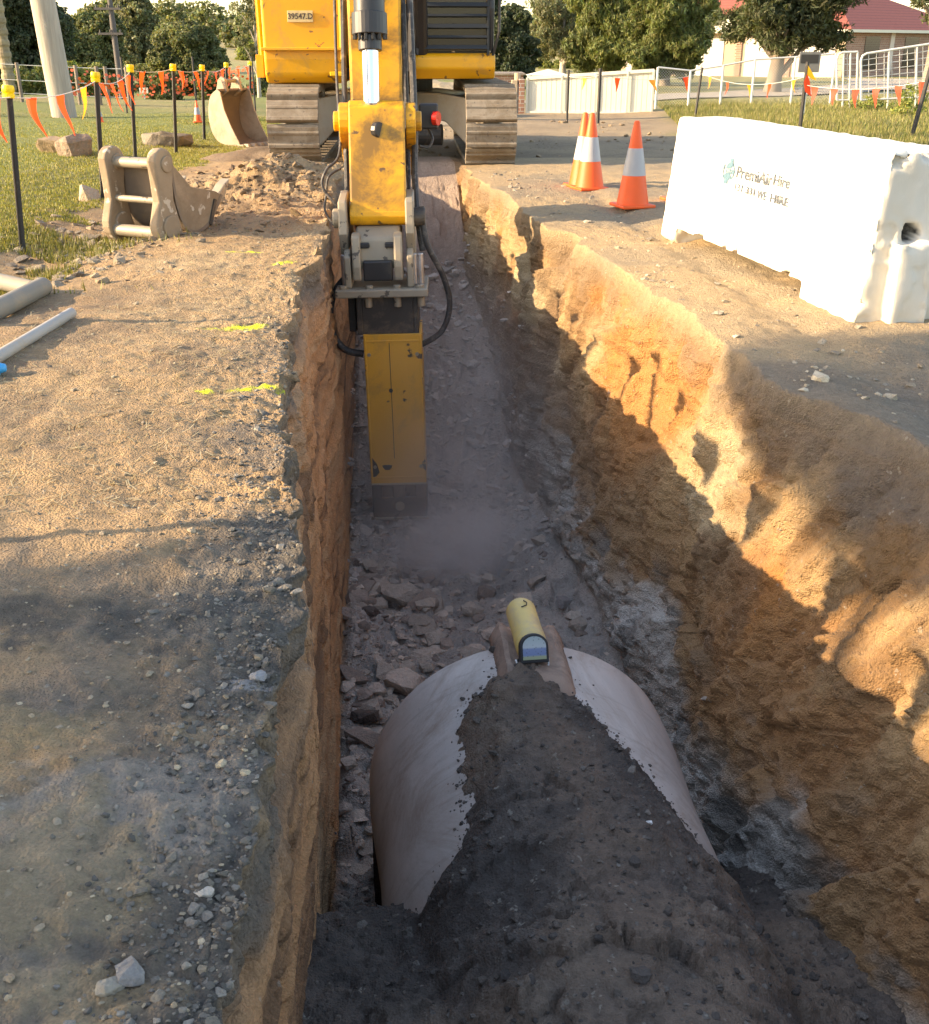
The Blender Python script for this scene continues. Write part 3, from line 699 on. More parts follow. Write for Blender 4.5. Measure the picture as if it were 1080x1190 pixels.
LZ = Vector((PC0.x + .005, 3.73, crown + .105))
laser = thing('pipe_laser', 'yellow cylindrical pipe laser with digital keypad face sitting on the pipe', 'pipe laser', LZ, R(5))
laser.rotation_euler = (R(4), 0, R(7))
r = .060
prof = [(.0, -.02), (.034, -.02), (.05, -.012), (r, .01), (r, .20), (r + .002, .205), (r + .002, .27), (r - .006, .282), (.045, .29), (0, .29)]
MB().lathe([(max(a, .0005), b) for a, b in prof], 40, Matrix.Rotation(R(90), 4, 'X')).build('body', M_yel_dusty, laser, smooth=True).location = (0, .115, 0)
fr = MB(); arch = [(-.052, -.045), (.052, -.045), (.052, .015)] + [(.052 * math.cos(a), .015 + .045 * math.sin(a)) for a in [math.pi * k / 12 for k in range(1, 12)]] + [(-.052, .015)]
Mx = Matrix.Translation((0, -.175, .004)) @ Matrix.Rotation(R(90), 4, 'Z') @ Matrix.Rotation(R(28), 4, 'Y')
fr.prism([(a * 1.06, b * 1.06) for a, b in arch], -.03, .012, Mx).build('face_frame', M_black, laser, bevel=.004)
n = N('keypad_label'); tc = n.coord('Object')
sep = n.new('ShaderNodeSeparateXYZ'); n.l.new(tc, sep.inputs[0])
kc = n.ramp(n.math('ADD', n.math('MULTIPLY', sep.outputs[2], 10.0), .36), [(.12, (.25, .30, .16)), (.36, (.30, .33, .20)), (.42, (.13, .19, .36)), (.62, (.16, .22, .38)), (.68, (.42, .47, .48)), (.95, (.35, .42, .42))])
for e in kc.node.color_ramp.elements: pass
kc = n.mix(n.ramp(n.voro(tc, 90), [(.18, .5), (.3, 0)]), kc, (.08, .09, .08))
M_key = n.done(kc, .4)
panel = MB().prism([(a * .86, b * .84 + .004) for a, b in arch], -.035, -.0315, Mx).build('keypad', M_key, laser)
MB().tube([(-.062, -.165, -.048), (-.058, -.205, -.055), (.058, -.205, -.055), (.062, -.165, -.048)], .006, 8).build('guard_rail', simple('bright_steel', (.55, .55, .53), .35, .9, .15), laser)
for s in (-1, 1): MB().tube([(s * .05, -.17, -.04), (s * .062, -.20, -.10)], .008, 8).build('leg', M_black, laser)
MB().tube([(-.01, .04, .062), (.012, .05, .0625), (.016, .07, .0625), (.006, .085, .0625)], .0022, 6).build('pen_mark', M_black, laser)
# ================================================================ EXCAVATOR
YEL = (.68, .33, .012)
M_yel = simple('worn_yellow_paint', YEL, .42, 0, .12, (.30, .19, .08), .30, 3.2, .05, .002, (.20, .10, .03))
M_yel2 = simple('greasy_yellow_paint', YEL, .48, 0, .16, (.055, .036, .02), .62, 3.4, .06, .002, (.13, .07, .025))
M_yelb = simple('hammer_yellow_paint', (.68, .34, .03), .48, 0, .12, (.26, .17, .07), .32, 3.0, .06, .002, (.05, .04, .03))
M_steel = simple('dusty_steel', (.30, .26, .20), .62, .35, .25, (.36, .28, .18), .5, 6, .15, .003, (.10, .085, .07))
M_track = simple('track_steel', (.25, .21, .16), .8, .1, .35, (.15, .11, .07), .7, 7, .35, .006, (.12, .10, .08))
M_dark = simple('dark_steel', (.045, .040, .036), .6, .3, .3, (.20, .15, .10), .42, 6, .15, .003)
M_grey = simple('grey_frame_paint', (.38, .33, .26), .6, .1, .2, (.34, .26, .17), .5, 4, .15, .003)
M_chrome = simple('chrome_rod', (.75, .77, .80), .16, 1.0, .04, None, 0, 6, 0)
M_blackp = simple('black_plastic', (.018, .018, .02), .45, 0, .3, (.10, .08, .06), .25, 5, .05)
M_hose = simple('hydraulic_hose', (.03, .028, .028), .6, 0, .3, (.22, .19, .16), .35, 30, .1)
n = N('tinted_glass'); n.b.inputs['Base Color'].default_value = (.02, .025, .03, 1); n.b.inputs['Roughness'].default_value = .06
n.b.inputs['Alpha'].default_value = .72; M_glass = n.m
M_red = simple('red_fabric', (.45, .03, .02), .7, 0, .25)
EX = thing('excavator', 'big yellow tracked excavator straddling the far end of the trench with its arm reaching down', 'excavator', (-.95, 15.6, -.03), R(2.7))
def track(xc):
    t = bpy.data.objects.new('track', None); COL.objects.link(t); t.parent = EX
    hw = .305; y0, y1, rr = -1.62, 1.75, .42; zc = .45
    path = []
    for k in range(60):                                        # belt centre line
        pass
    L = y1 - y0; per = 2 * L + 2 * math.pi * rr; ns = 33; b = MB()
    for k in range(ns):
        s = (k + .35) * per / ns
        if s < L: p = (y0 + s, zc + rr); ang = 0
        elif s < L + math.pi * rr: a = (s - L) / rr; p = (y1 + rr * math.sin(a), zc + rr * math.cos(a)); ang = -a
        elif s < 2 * L + math.pi * rr: p = (y1 - (s - L - math.pi * rr), zc - rr); ang = -math.pi
        else: a = (s - 2 * L - math.pi * rr) / rr; p = (y0 - rr * math.sin(a), zc - rr * math.cos(a)); ang = -math.pi - a
        M = Matrix.Translation((xc, p[0], p[1])) @ Matrix.Rotation(ang, 4, 'X')
        w = per / ns * .5
        prof = [(-w * .90, -.03), (w * .98, -.03), (w * .98, .004), (w * .88, .010), (w * .80, .020), (w * .45, .022), (w * .40, .034), (w * .22, .034), (w * .16, .022), (-w * .5, .026), (-w * .58, .052), (-w * .86, .052), (-w * .90, .03)]
        b.prism(prof, -hw, hw, M)
    b.build('belt', M_track, t, bevel=.006)
    fb = MB().box((xc, .05, .46), (.34, 3.2, .34)); fb.box((xc, .05, .68), (.22, 2.8, .1)); fb.build('track_frame', M_grey, t, bevel=.03)
    for yy, rad in ((y0, .37), (y1, .38)): MB().cyl((xc - .10, yy, zc), (xc + .10, yy, zc), rad, n=28).build('idler_wheel', M_track, t, bevel=.02)
    for k in range(7): MB().cyl((xc - .16, y0 + .5 + k * .42, .14), (xc + .16, y0 + .5 + k * .42, .14), .09).build('roller', M_dark, t)
track(-1.18); track(1.18)
b = MB()                                                        # X shaped carbody
for sx in (-1, 1):
    for sy in (-1, 1):
        prof = [(.30, .50), (.30, .80), (.60, .80), (1.02, .74), (1.02, .16), (.90, .22), (.66, .46)]
        M = Matrix.Rotation(0, 4, 'Z')
        V = []
        for k, (d, z) in enumerate(prof): V.append((sx * d, sy * (.45 + 1.25 * (d - .3)) - .17, z))
        for k, (d, z) in enumerate(prof): V.append((sx * d, sy * (.45 + 1.25 * (d - .3)) + .17, z))
        nn = len(prof); b.add(V, [tuple(range(nn)), tuple(range(nn, 2 * nn))[::-1]] + [(k, (k + 1) % nn, nn + (k + 1) % nn, nn + k) for k in range(nn)])
b.box((0, 0, .60), (.9, 1.15, .36)); b.build('car_body', M_grey, EX, bevel=.02)
MB().cyl((0, 0, .78), (0, 0, .97), .52, n=40).build('slew_ring', M_dark, EX, bevel=.01)
MB().cyl((.30, -.98, .30), (.62, -1.02, .30), .13, n=20).build('travel_motor', M_dark, EX, bevel=.01)
# upper structure
b = MB(); b.box((0, .35, 1.03), (2.5, 3.3, .12)); b.box((0, -.6, 1.12), (.9, 1.6, .3)); b.build('deck', M_dark, EX, bevel=.02)
# left side (seen in the picture): rounded tank and tool box
tk = [(-1.62, 1.20), (-1.60, 1.02), (-1.50, .93), (.4, .93), (.4, 2.1), (-1.50, 2.1), (-1.60, 2.06), (-1.62, 1.98)]
MB().prism(tk, -1.52, -.56).build('side_tank', M_yel, EX, bevel=.035, seg=3)
MB().box((-1.05, -1.64, 1.315), (.98, .16, .035)).build('step_ledge', M_yel, EX, bevel=.008)
pts = [(-.575, -1.68, 1.20), (-.575, -1.68, 2.2)]
MB().tube(pts, .035, 10).build('grab_rail', M_yel, EX, smooth=True)
MB().box((-.66, -1.67, 1.04), (.16, .07, .05)).build('hose_clamp', simple('clean_yellow', (.75, .45, .01), .45), EX, bevel=.008)
plate = MB().box((-1.06, -1.632, 1.665), (.30, .012, .125)).build('number_plate', simple('plate_yellow', (.58, .45, .22), .55, 0, .15, (.36, .26, .14), .3), EX, bevel=.004)
def lettering(name, body, size, mat, parent, M, extrude=.001, spacing=1.0, align='CENTER', bold=0.0):
    c = bpy.data.curves.new(name, 'FONT'); c.body = body; c.size = size; c.extrude = extrude; c.space_character = spacing; c.align_x = align; c.align_y = 'CENTER'; c.offset = bold
    tmp = bpy.data.objects.new('tmp', c); COL.objects.link(tmp); bpy.context.view_layer.update()
    dg = bpy.context.evaluated_depsgraph_get(); me = bpy.data.meshes.new_from_object(tmp.evaluated_get(dg)); bpy.data.objects.remove(tmp)
    me.name = name; me.transform(M); me.materials.clear(); me.materials.append(mat)
    o = bpy.data.objects.new(name, me); COL.objects.link(o); o.parent = parent; return o
lettering('plate_number', '39547.D', .085, simple('plate_black', (.05, .035, .03), .6), plate, Matrix.Translation((-1.06, -1.6395, 1.665)) @ Matrix.Rotation(R(90), 4, 'X'), bold=.002)
MB().box((-1.0, .35, 1.5), (1.1, .2, .9)).build('inner_panel', M_dark, EX)
# engine side and counterweight behind
MB().prism([(.42, .95), (1.95, .95), (2.15, 1.1), (2.15, 2.0), (.42, 2.15)], -1.35, 1.35).build('engine_cover', M_yel, EX, bevel=.04)
cw = [(1.95, .98), (2.55, 1.02), (2.75, 1.2), (2.75, 1.75), (2.55, 2.0), (2.16, 2.0)]
MB().prism(cw, -1.42, 1.42).build('counterweight', M_dark, EX, bevel=.06, seg=3)
# handrail at the outer left
hb = MB()
hb.tube([(-1.60, -1.1, 1.0), (-1.62, -1.1, 2.25), (-1.62, -.6, 2.32), (-1.62, .3, 2.32), (-1.60, .3, 1.0)], .026, 8); hb.box((-1.62, -1.0, 1.12), (.09, .5, .26)); hb.box((-1.62, -1.06, 1.6), (.05, .10, .9)); hb.build('handrail', M_yel, EX, bevel=.004)
# cab
cab = bpy.data.objects.new('cab', None); COL.objects.link(cab); cab.parent = EX
cx0, cx1, cy0, cy1 = .24, 1.22, -1.66, .1
b = MB(); b.prism([(-1.66, 1.27), (-1.70, 1.22), (-1.70, 1.10), (-1.58, .98), (.2, .98), (.2, 1.27)], cx0 - .08, cx1 + .02).build('cab_base', M_yel, cab, bevel=.018)
b = MB()
for x in (cx0 + .035, cx1 - .035):
    b.tube([(x, cy0 + .03, 1.27), (x, cy0 - .04, 1.75), (x, cy0 + .05, 2.4), (x, cy0 + .42, 2.86)], .042, 8); b.box((x, -.2, 2.05), (.07, .08, 1.6)); b.box((x, cy1, 2.05), (.07, .08, 1.6)); b.box((x, -.75, 1.31), (.06, 1.7, .08))
b.box(((cx0 + cx1) / 2, -.55, 2.88), (cx1 - cx0, 1.4, .10)); b.box(((cx0 + cx1) / 2, cy1, 2.05), (.9, .05, 1.6)); b.build('pillars', M_blackp, cab, bevel=.01)
MB().box(((cx0 + cx1) / 2, cy0 + .0, 1.80), (.86, .012, 1.02)).build('windscreen', M_glass, cab)
gd = MB()
for k in range(6): gd.box(((cx0 + cx1) / 2, cy0 - .055, 1.33 + k * .115), (.86, .03, .05 if k % 2 == 0 else .03), Matrix.Rotation(R(-25), 3, 'X'))
for x in (-.42, .42): gd.box(((cx0 + cx1) / 2 + x, cy0 - .055, 1.62), (.03, .035, .74))
gd.build('screen_guard', simple('black_guard', (.02, .023, .026), .5, .2, .2), cab, bevel=.003)
bp_ = MB().box(((cx0 + cx1) / 2, cy0 + .06, 1.52), (.86, .02, .5)).build('lower_panel', M_blackp, cab)
MB().box(((cx0 + cx1) / 2 - .1, -.9, 1.92), (.46, .30, .16)).build('red_seat', M_red, cab, bevel=.06, seg=4)
MB().tube([(cx1 - .02, cy0, 1.2), (cx1 + .06, cy0 - .06, 1.5), (cx1 + .06, cy0 - .06, 2.1)], .018, 8).build('mirror_arm', M_blackp, cab)
MB().box((cx1 + .07, cy0 - .08, 2.2), (.16, .05, .34)).build('mirror', M_blackp, cab, bevel=.02)
for x in (cx0 + .05, .74, cx1 - .05): MB().cyl((x, -1.66, 1.275), (x, -1.66, 1.295), .02).build('bolt', M_steel, cab)
# boom: foot at the deck, out and over, down to the stick pivot
def bar(name, pts, widths, heights, mat, parent, bevel=.02):
    "box girder along points in the (y,z) plane; pts=(x,y,z)"
    V, Fs = [], []; m = len(pts)
    for i, p in enumerate(pts):
        p = Vector(p); t = (Vector(pts[min(i + 1, m - 1)]) - Vector(pts[max(i - 1, 0)])).normalized()
        up = Vector((1, 0, 0)).cross(t).normalized(); w, h = widths[i] / 2, heights[i] / 2
        V += [p + Vector((-w, 0, 0)) - up * h, p + Vector((w, 0, 0)) - up * h, p + Vector((w, 0, 0)) + up * h, p + Vector((-w, 0, 0)) + up * h]
    for i in range(m - 1):
        for k in range(4): Fs.append((i * 4 + k, i * 4 + (k + 1) % 4, i * 4 + 4 + (k + 1) % 4, i * 4 + 4 + k))
    Fs += [(0, 1, 2, 3), tuple(range((m - 1) * 4, m * 4))]
    return MB().add(V, Fs).build(name, mat, parent, bevel=bevel)
bar('boom', [(-.02, -.9, 1.5), (-.02, -2.2, 2.9), (-.02, -3.3, 4.0), (-.02, -4.3, 4.45), (-.02, -5.45, 3.95)], [.46, .44, .42, .40, .38], [.5, .62, .72, .58, .34], M_yel2, EX)
for s in (-1, 1):
    bar('boom_cylinder', [(-.02 + s * .38, -1.5, 1.15), (-.02 + s * .36, -2.6, 2.5)], [.16, .16], [.16, .16], M_blackp, EX, .05)
    MB().cyl((-.02 + s * .36, -2.6, 2.5), (-.02 + s * .33, -3.3, 3.7), .05).build('boom_rod', M_chrome, EX, smooth=True)
bar('boom_foot', [(-.02, -1.60, .98), (-.02, -1.25, 1.9)], [.62, .58], [.5, .5], M_dark, EX)
# stick
ARM0 = set(EX.children)
TIP = Vector((-.02, -8.06, .16)); TOP = Vector((-.02, -7.2, 3.25))
bar('stick', [TIP + Vector((0, .02, -.02)), (-.01, -7.93, .55), (-.01, -7.76, 1.15), (-.01, -7.50, 2.1), (-.01, -7.15, 3.4)], [.30, .33, .34, .36, .38], [.22, .30, .46, .52, .40], M_yel2, EX)
RE = Vector((-.035, -8.20, .90))
MB().cyl(RE + Vector((0, .32, 2.05)), RE + Vector((0, .10, .58)), .098, n=28).build('bucket_cylinder', M_blackp, EX, smooth=True)
cy_ = MB(); cy_.cyl(RE + Vector((0, .108, .63)), RE + Vector((0, .088, .50)), .112, n=28)
for k in range(14):
    a = 2 * math.pi * k / 14; cy_.box(RE + Vector((.10 * math.cos(a), .095 + .10 * math.sin(a), .50)), (.02, .02, .05))
cy_.cyl(RE + Vector((0, .085, .50)), RE + Vector((0, .07, .41)), .075, n=28); cy_.build('cylinder_gland', M_blackp, EX, bevel=.006)
MB().cyl(RE + Vector((0, .07, .42)), RE + Vector((0, .01, .08)), .054, n=28).build('cylinder_rod', M_chrome, EX, smooth=True)
ec = MB(); ec.cyl(RE + Vector((0, .012, .10)), RE + Vector((0, 0, -.08)), .07, .078, n=24); ec.cyl(RE + Vector((-.08, 0, -.03)), RE + Vector((.08, 0, -.03)), .10, n=24); ec.build('rod_eye', M_steel, EX, bevel=.012)
for s in (-1, 1):
    lk = MB(); A, B = RE + Vector((s * .215, .02, -.01)), Vector((s * .215, -7.72, .62))
    d = (B - A).normalized(); u = Vector((1, 0, 0)).cross(d)
    poly = []
    for c, a0 in ((A, 90), (B, -90)):
        for k in range(9):
            a = R(a0 + k * 22.5); poly.append(c + u * (.115 * math.sin(a)) + d * (.115 * math.cos(a)))
    lk.prism([(q.y, q.z) for q in poly], s * .215 - .032, s * .215 + .032).build('idler_link', M_yel2, EX, bevel=.008)
    MB().cyl((s * .20, A.y, A.z), (s * .285, A.y, A.z), .062, n=20).build('pin_boss', M_yel2, EX, bevel=.01)
# H link in front of the stick: from rod eye to the coupler
HB = Vector((-.02, -8.40, .335))
hl = [(-8.285, .98), (-8.20, 1.02), (-8.10, .96), (-8.18, .80), (-8.30, .30), (-8.40, .26), (-8.475, .32), (-8.455, .42)]
hm = MB().prism(hl, -.185, .175); hm.build('tipping_link', M_yel2, EX, bevel=.014)
MB().cyl((-.19, HB.y, HB.z), (.18, HB.y, HB.z), .072, n=24).build('link_boss', M_yel2, EX, bevel=.006)
MB().box((-.02, -8.437, .405), (.34, .02, .022)).build('weld_strip', M_steel, EX, bevel=.004)
gb = MB()
gb.cyl((-.015, -8.30, .845), (.02, -8.33, .845), .05, n=12)
gb.build('grease_clot', M_blackp, EX, bevel=.01)
# work light with red lens beside the stick
MB().box((.335, -7.9, .905), (.13, .12, .16)).build('work_light', M_blackp, EX, bevel=.015)
MB().cyl((.37, -7.97, .895), (.40, -7.985, .895), .045, n=16).build('red_lens', simple('red_lens', (.55, .02, .015), .25), EX, smooth=True)
# hoses along the stick
for i, pts in enumerate([
    [(-.27, -7.6, 2.2), (-.27, -7.9, 1.2), (-.25, -8.2, .72), (-.34, -8.28, .60), (-.37, -8.3, .50), (-.30, -8.32, .40), (-.24, -8.34, .34)],
    [(-.25, -8.2, .60), (-.33, -8.24, .55), (-.35, -8.26, .44), (-.36, -8.3, .34), (-.30, -8.34, .25)],
    [(.20, -7.6, 2.3), (.23, -7.95, 1.3), (.24, -8.1, .85), (.235, -8.2, .55), (.25, -8.35, .30), (.28, -8.42, .10)],
    [(.165, -7.55, 2.3), (.18, -7.9, 1.4), (.19, -8.05, .8), (.19, -8.2, .42)],
    [(-.21, -7.5, 2.3), (-.22, -7.9, 1.2), (-.215, -8.15, .60), (-.21, -8.3, .32)],
    [(.33, -7.88, .83), (.36, -7.93, .76), (.33, -7.95, .71), (.27, -7.97, .72)]]):
    P_ = [Vector(p) for p in pts]; out = []
    for k in range(len(P_) - 1):
        p0, p1, p2, p3 = P_[max(k - 1, 0)], P_[k], P_[k + 1], P_[min(k + 2, len(P_) - 1)]
        for s in range(6):
            t = s / 6; out.append(.5 * ((2 * p1) + (p2 - p0) * t + (2 * p0 - 5 * p1 + 4 * p2 - p3) * t * t + (3 * p1 - p0 - 3 * p2 + p3) * t ** 3))
    out.append(P_[-1]); MB().tube(out, (.010, .008, .022, .018, .018, .009)[i], 8).build('hose', M_hose, EX, smooth=True)

bpy.context.view_layer.update()
GROW = 1.2; EM = EX.matrix_world.copy(); Cm = Matrix.Translation((0, 0, CH)); AM = EM.inverted() @ Cm @ Matrix.Scale(GROW, 4) @ Cm.inverted() @ EM
for o in EX.children:
    if o not in ARM0: o.data.transform(AM)
# ---------------------------------------------------------------- breaker (hangs from the arm)
BK = thing('rock_breaker', 'yellow and black hydraulic rock breaker hanging from the excavator arm into the trench', 'breaker', (-.545 * GROW, 7.20 * GROW, CH - CH * GROW), R(1.0)); BK.rotation_euler = (0, R(-1.0), R(1.0)); BK.scale = (GROW,) * 3
# coupler
qc = bpy.data.objects.new('coupler', None); COL.objects.link(qc); qc.parent = BK
for s, x in ((-1, -.235), (1, .195)):
    MB().prism([(-.10, .40), (.16, .44), (.36, .30), (.34, .08), (.12, .02), (-.08, .06), (-.14, .2)], x - .028, x + .028).build('ear_plate', M_steel, qc, bevel=.01)
    MB().cyl((x - .07 if s < 0 else x, -.02, .285), (x if s < 0 else x + .10, -.02, .285), .062, n=20).build('pin', M_steel if s < 0 else M_dark, qc, bevel=.01)
cp = MB(); cp.prism([(-.03, .235), (-.125, .17), (-.150, -.02), (-.02, -.04), (.3, .0), (.3, .2)], -.16, .13)
cp.build('coupler_block', M_steel, qc, bevel=.018)
for x in (-.105, .065): MB().box((x, -.138, .128), (.07, .03, .035)).build('slot', M_blackp, qc, bevel=.008)
for x in (-.155, .115): MB().prism([(-.165, .19), (-.10, .21), (-.05, .12), (-.09, -.09), (-.20, -.09), (-.205, .0)], x - .028, x + .028).build('hook_plate', M_steel, qc, bevel=.012)
MB().box((-.02, -.165, -.03), (.19, .05, .13)).build('lock_bar', M_blackp, qc, bevel=.01)
# bracket
for x in (-.215, .19): MB().prism([(-.19, -.139), (-.19, .06), (-.13, .10), (.14, .10), (.22, -.139)], x - .022, x + .022).build('bracket', M_steel, BK, bevel=.01)
M_fit = simple('silver_fitting', (.5, .5, .52), .35, .8, .2, (.25, .2, .15), .45)
for x in (-.24, .215, .255): MB().cyl((x, -.12, -.13), (x, -.12, .07), .022, n=14).build('hose_fitting', M_fit, BK, bevel=.006)
MB().box((.0, -.02, -.165), (.60, .46, .052)).build('mounting_plate', M_steel, BK, bevel=.008)
for x in (-.25, -.08, .10, .25): MB().cyl((x, -.20, -.142), (x, -.20, -.118), .026, n=6).build('bolt', M_steel, BK, bevel=.003)
for x in (-.09, .10, .255): MB().cyl((x, -.19, -.262), (x, -.19, -.192), .026, n=8).build('bolt', M_steel, BK, bevel=.004)
hs = MB(); hs.box((.03, .0, -.32), (.34, .36, .26)); hs.box((-.155, .02, -.32), (.04, .40, .26)); hs.box((.215, .02, -.32), (.035, .40, .26)); hs.box((-.21, .06, -.32), (.05, .3, .26))
hs.build('upper_housing', M_dark, BK, bevel=.008)
sv = MB(); sv.box((.055, .0, -.975), (.385, .40, 1.06)); 
for z_ in (-.49, -1.46): sv.box((.055, -.201, z_), (.375, .006, .012))
for sx in (-1, 1): sv.box((.055 + sx * .183, -.2, -.975), (.012, .008, 1.04))
sv.build('yellow_sleeve', M_yelb, BK, bevel=.012)
lip = MB(); lip.box((.055, 0, -1.51), (.39, .405, .012)); lip.build('sleeve_lip', simple('scraped_edge', (.42, .36, .27), .5, .5), BK)
ns_ = MB()
zs = -1.65
for dx, w in ((-.155, .07), (-.0025, .085), (.15, .075)): ns_.box((.055 + dx, -.19, -1.57), (w, .02, .09))
ns_.box((.055, -.19, -1.522), (.38, .02, .014)); ns_.box((.055, -.19, -1.695), (.38, .02, .165)); ns_.box((.055, .012, -1.645), (.38, .372, .262))
ns_.build('nose', simple('dusty_dark_steel', (.10, .085, .07), .7, .2, .3, (.24, .18, .13), .5, 5, .2, .004, (.04, .035, .03)), BK, bevel=.006)
MB().box((.055, -.2, -1.772), (.41, .03, .02)).build('wear_strip', M_steel, BK, bevel=.004)
MB().cyl((.055, -.205, -1.68), (.055, -.196, -1.68), .035, n=14).build('grease_cap', M_steel, BK, bevel=.004)
for z_ in (-.58, -1.38):
    for x_ in (-.105, .215): MB().cyl((x_, -.196, z_), (x_, -.209, z_), .013, n=6).build('bolt', M_steel, BK)
MB().cyl((.055, 0, -1.72), (.055, 0, -2.02), .055, .05, n=20).build('chisel', M_dark, BK, smooth=True)
sc = MB()
sc.add([(-.13, -.2025, -1.30), (-.09, -.2025, -1.36), (-.075, -.2025, -1.42), (-.10, -.2025, -1.45), (-.13, -.2025, -1.46)], [(0, 1, 2, 3, 4)])
sc.add([(-.02 + .03 * math.cos(a) * (1 + .35 * math.sin(3 * a)), -.2025, -1.385 + .026 * math.sin(a) * (1 + .3 * math.cos(2 * a))) for a in [k * .524 for k in range(12)]], [tuple(range(12))])
sc.add([(.03, -.2022, -.50), (.034, -.2022, -.50), (.035, -.2022, -1.32), (.031, -.2022, -1.32)], [(0, 1, 2, 3)])
sc.add([(.03 + .014 * math.cos(a), -.2027, -.83 + .016 * math.sin(a)) for a in [k * .785 for k in range(8)]], [tuple(range(8))])
sc.build('scrape_mark', M_blackp, BK)
def spline(P_, s=8):
    P_ = [Vector(p) for p in P_]; out = []
    for k in range(len(P_) - 1):
        p0, p1, p2, p3 = P_[max(k - 1, 0)], P_[k], P_[k + 1], P_[min(k + 2, len(P_) - 1)]
        for q in range(s):
            t = q / s; out.append(.5 * ((2 * p1) + (p2 - p0) * t + (2 * p0 - 5 * p1 + 4 * p2 - p3) * t * t + (3 * p1 - p0 - 3 * p2 + p3) * t ** 3))
    return out + [P_[-1]]
MB().tube(spline([(-.25, -.05, -.10), (-.34, -.05, -.22), (-.36, -.08, -.42), (-.28, -.1, -.56), (-.15, -.1, -.60)]), .024, 10).build('hose', M_hose, BK, smooth=True)
MB().tube(spline([(.27, -.02, .35), (.30, -.05, .12), (.40, -.02, -.10), (.44, .0, -.30), (.38, .0, -.48), (.23, .02, -.58)]), .020, 10).build('hose', M_hose, BK, smooth=True)
# ================================================================ BARRIER
def ray_plane(px, py, P0, nrm):
    a, b = (px - 540) / F, (595 - py) / F
    d = Vector((a, CP + b * SP, b * CP - SP)); o = Vector((0, 0, CH))
    return o + d * ((Vector(P0) - o).dot(nrm) / d.dot(nrm))
BA = Vector((1.985, 5.43, -.02)); ang = math.atan2(2.77, -.50)
BL = 2.90; BH = .86
BAR = thing('concrete_barrier', 'chipped white painted concrete road barrier standing on the right bank above the trench', 'road barrier', BA, ang)
# local x runs along the barrier away from the viewer, local y across (0 = face over the trench, negative = behind), z up
tmp = MB()
def slab(x0, x1, z0, z1, y0=0.0, y1=-.56, bat=.085):
    f = lambda z: bat * z / BH
    V = []
    for z in (z0, z1):
        V += [(x0, y0 - f(z), z), (x1, y0 - f(z), z), (x1, y1 + f(z), z), (x0, y1 + f(z), z)]
    tmp.add(V, [(3, 2, 1, 0), (4, 5, 6, 7), (0, 1, 5, 4), (1, 2, 6, 5), (2, 3, 7, 6), (3, 0, 4, 7)])
slab(0, BL, .115, BH); slab(0, .62, 0, .16); slab(BL - .30, BL, 0, .16)
slab(-.075, .02, .0, .43, -.16, -.36, .0)                       # keyed tongue on the end
o = tmp.build('tmp'); rm = o.modifiers.new('r', 'REMESH'); rm.mode = 'VOXEL'; rm.voxel_size = .0135; rm.use_smooth_shade = True
bpy.context.view_layer.update()
me = bpy.data.meshes.new_from_object(o.evaluated_get(bpy.context.evaluated_depsgraph_get())); bpy.data.objects.remove(o)
nv = len(me.vertices); co = np.empty(nv * 3, np.float32); me.vertices.foreach_get('co', co); co = co.reshape(-1, 3)
nr = np.empty(nv * 3, np.float32); me.vertex_normals.foreach_get('vector', nr); nr = nr.reshape(-1, 3)
x, y, z = co.T; f = .085 * z / BH
e = np.stack([np.minimum(np.abs(x), np.abs(BL - x)), np.minimum(np.abs(y + f), np.abs(y + .56 - f)), np.minimum(np.abs(z), np.abs(BH - z))], 1)
es = np.sort(e, 1); edge = np.hypot(es[:, 0], es[:, 1])
chip = sst(.035, .0, edge) * (.008 + .034 * sst(.12, .55, fbm(x, y, z, f=7, o=4, seed=501)))
chip = chip + sst(.10, .02, np.hypot(np.abs(x), np.abs(BH - z))) * .065 * sst(-.1, .5, fbm(x, y, z, f=9, o=4, seed=503)) * sst(.06, .12, -y)
chip = chip + sst(.06, .0, np.hypot(np.abs(y + f), np.abs(z - .115))) * .035 * sst(.0, .4, fbm(x, y, z, f=6, o=4, seed=505))
hole = sst(.052, .038, np.hypot(y + .245, (z - .475) * 1.15)) * (x < .03) * .09
chip = chip + sst(.085, .03, np.hypot(y + .22, (z - .46) * .9)) * (x < .03) * .016 * (fbm(y * 1, z, x, f=22, o=3, seed=507) > -.2)
gouge = (x < .03) * .012 * sst(.3, .6, fbm(y, z, f=7, o=4, seed=509))
d = .0035 * fbm(x, y, z, f=14, o=5, seed=511) - chip - gouge
co = co + nr * d[:, None]; co[:, 0] += hole
me.vertices.foreach_set('co', co.ravel())
ncol = np.broadcast_to(np.array((.80, .785, .73), np.float32), (nv, 3)).copy()
bare = np.clip(sst(.008, .022, chip) + sst(.32, .6, fbm(x, y, z, f=3.2, o=5, seed=515)) * (x < .06) * .6, 0, 1)
ncol = mixc(ncol, (.44, .39, .31), bare * .75)
ncol = mixc(ncol, (.50, .40, .25), sst(.22, .02, z) * sst(-.1, .5, fbm(x, y, z, f=5, o=4, seed=517)) * .8)
ncol = mixc(ncol, (.62, .55, .42), sst(.35, .7, fbm(x, y, z, f=1.6, o=5, seed=519)) * .5)
ncol = mixc(ncol, (.50, .46, .38), (x < .012) * (np.abs(nr[:, 0]) > .5) * .75)  # dirty grey end face, tinted darker to carry its shade
ncol = mixc(ncol, (.03, .028, .025), (hole > .03) * 1.0)
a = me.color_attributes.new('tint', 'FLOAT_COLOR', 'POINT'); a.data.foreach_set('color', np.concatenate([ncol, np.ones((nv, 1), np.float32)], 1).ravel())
n = N('chipped_white_concrete'); vc = n.new('ShaderNodeVertexColor', layer_name='tint').outputs[0]; p = n.coord()
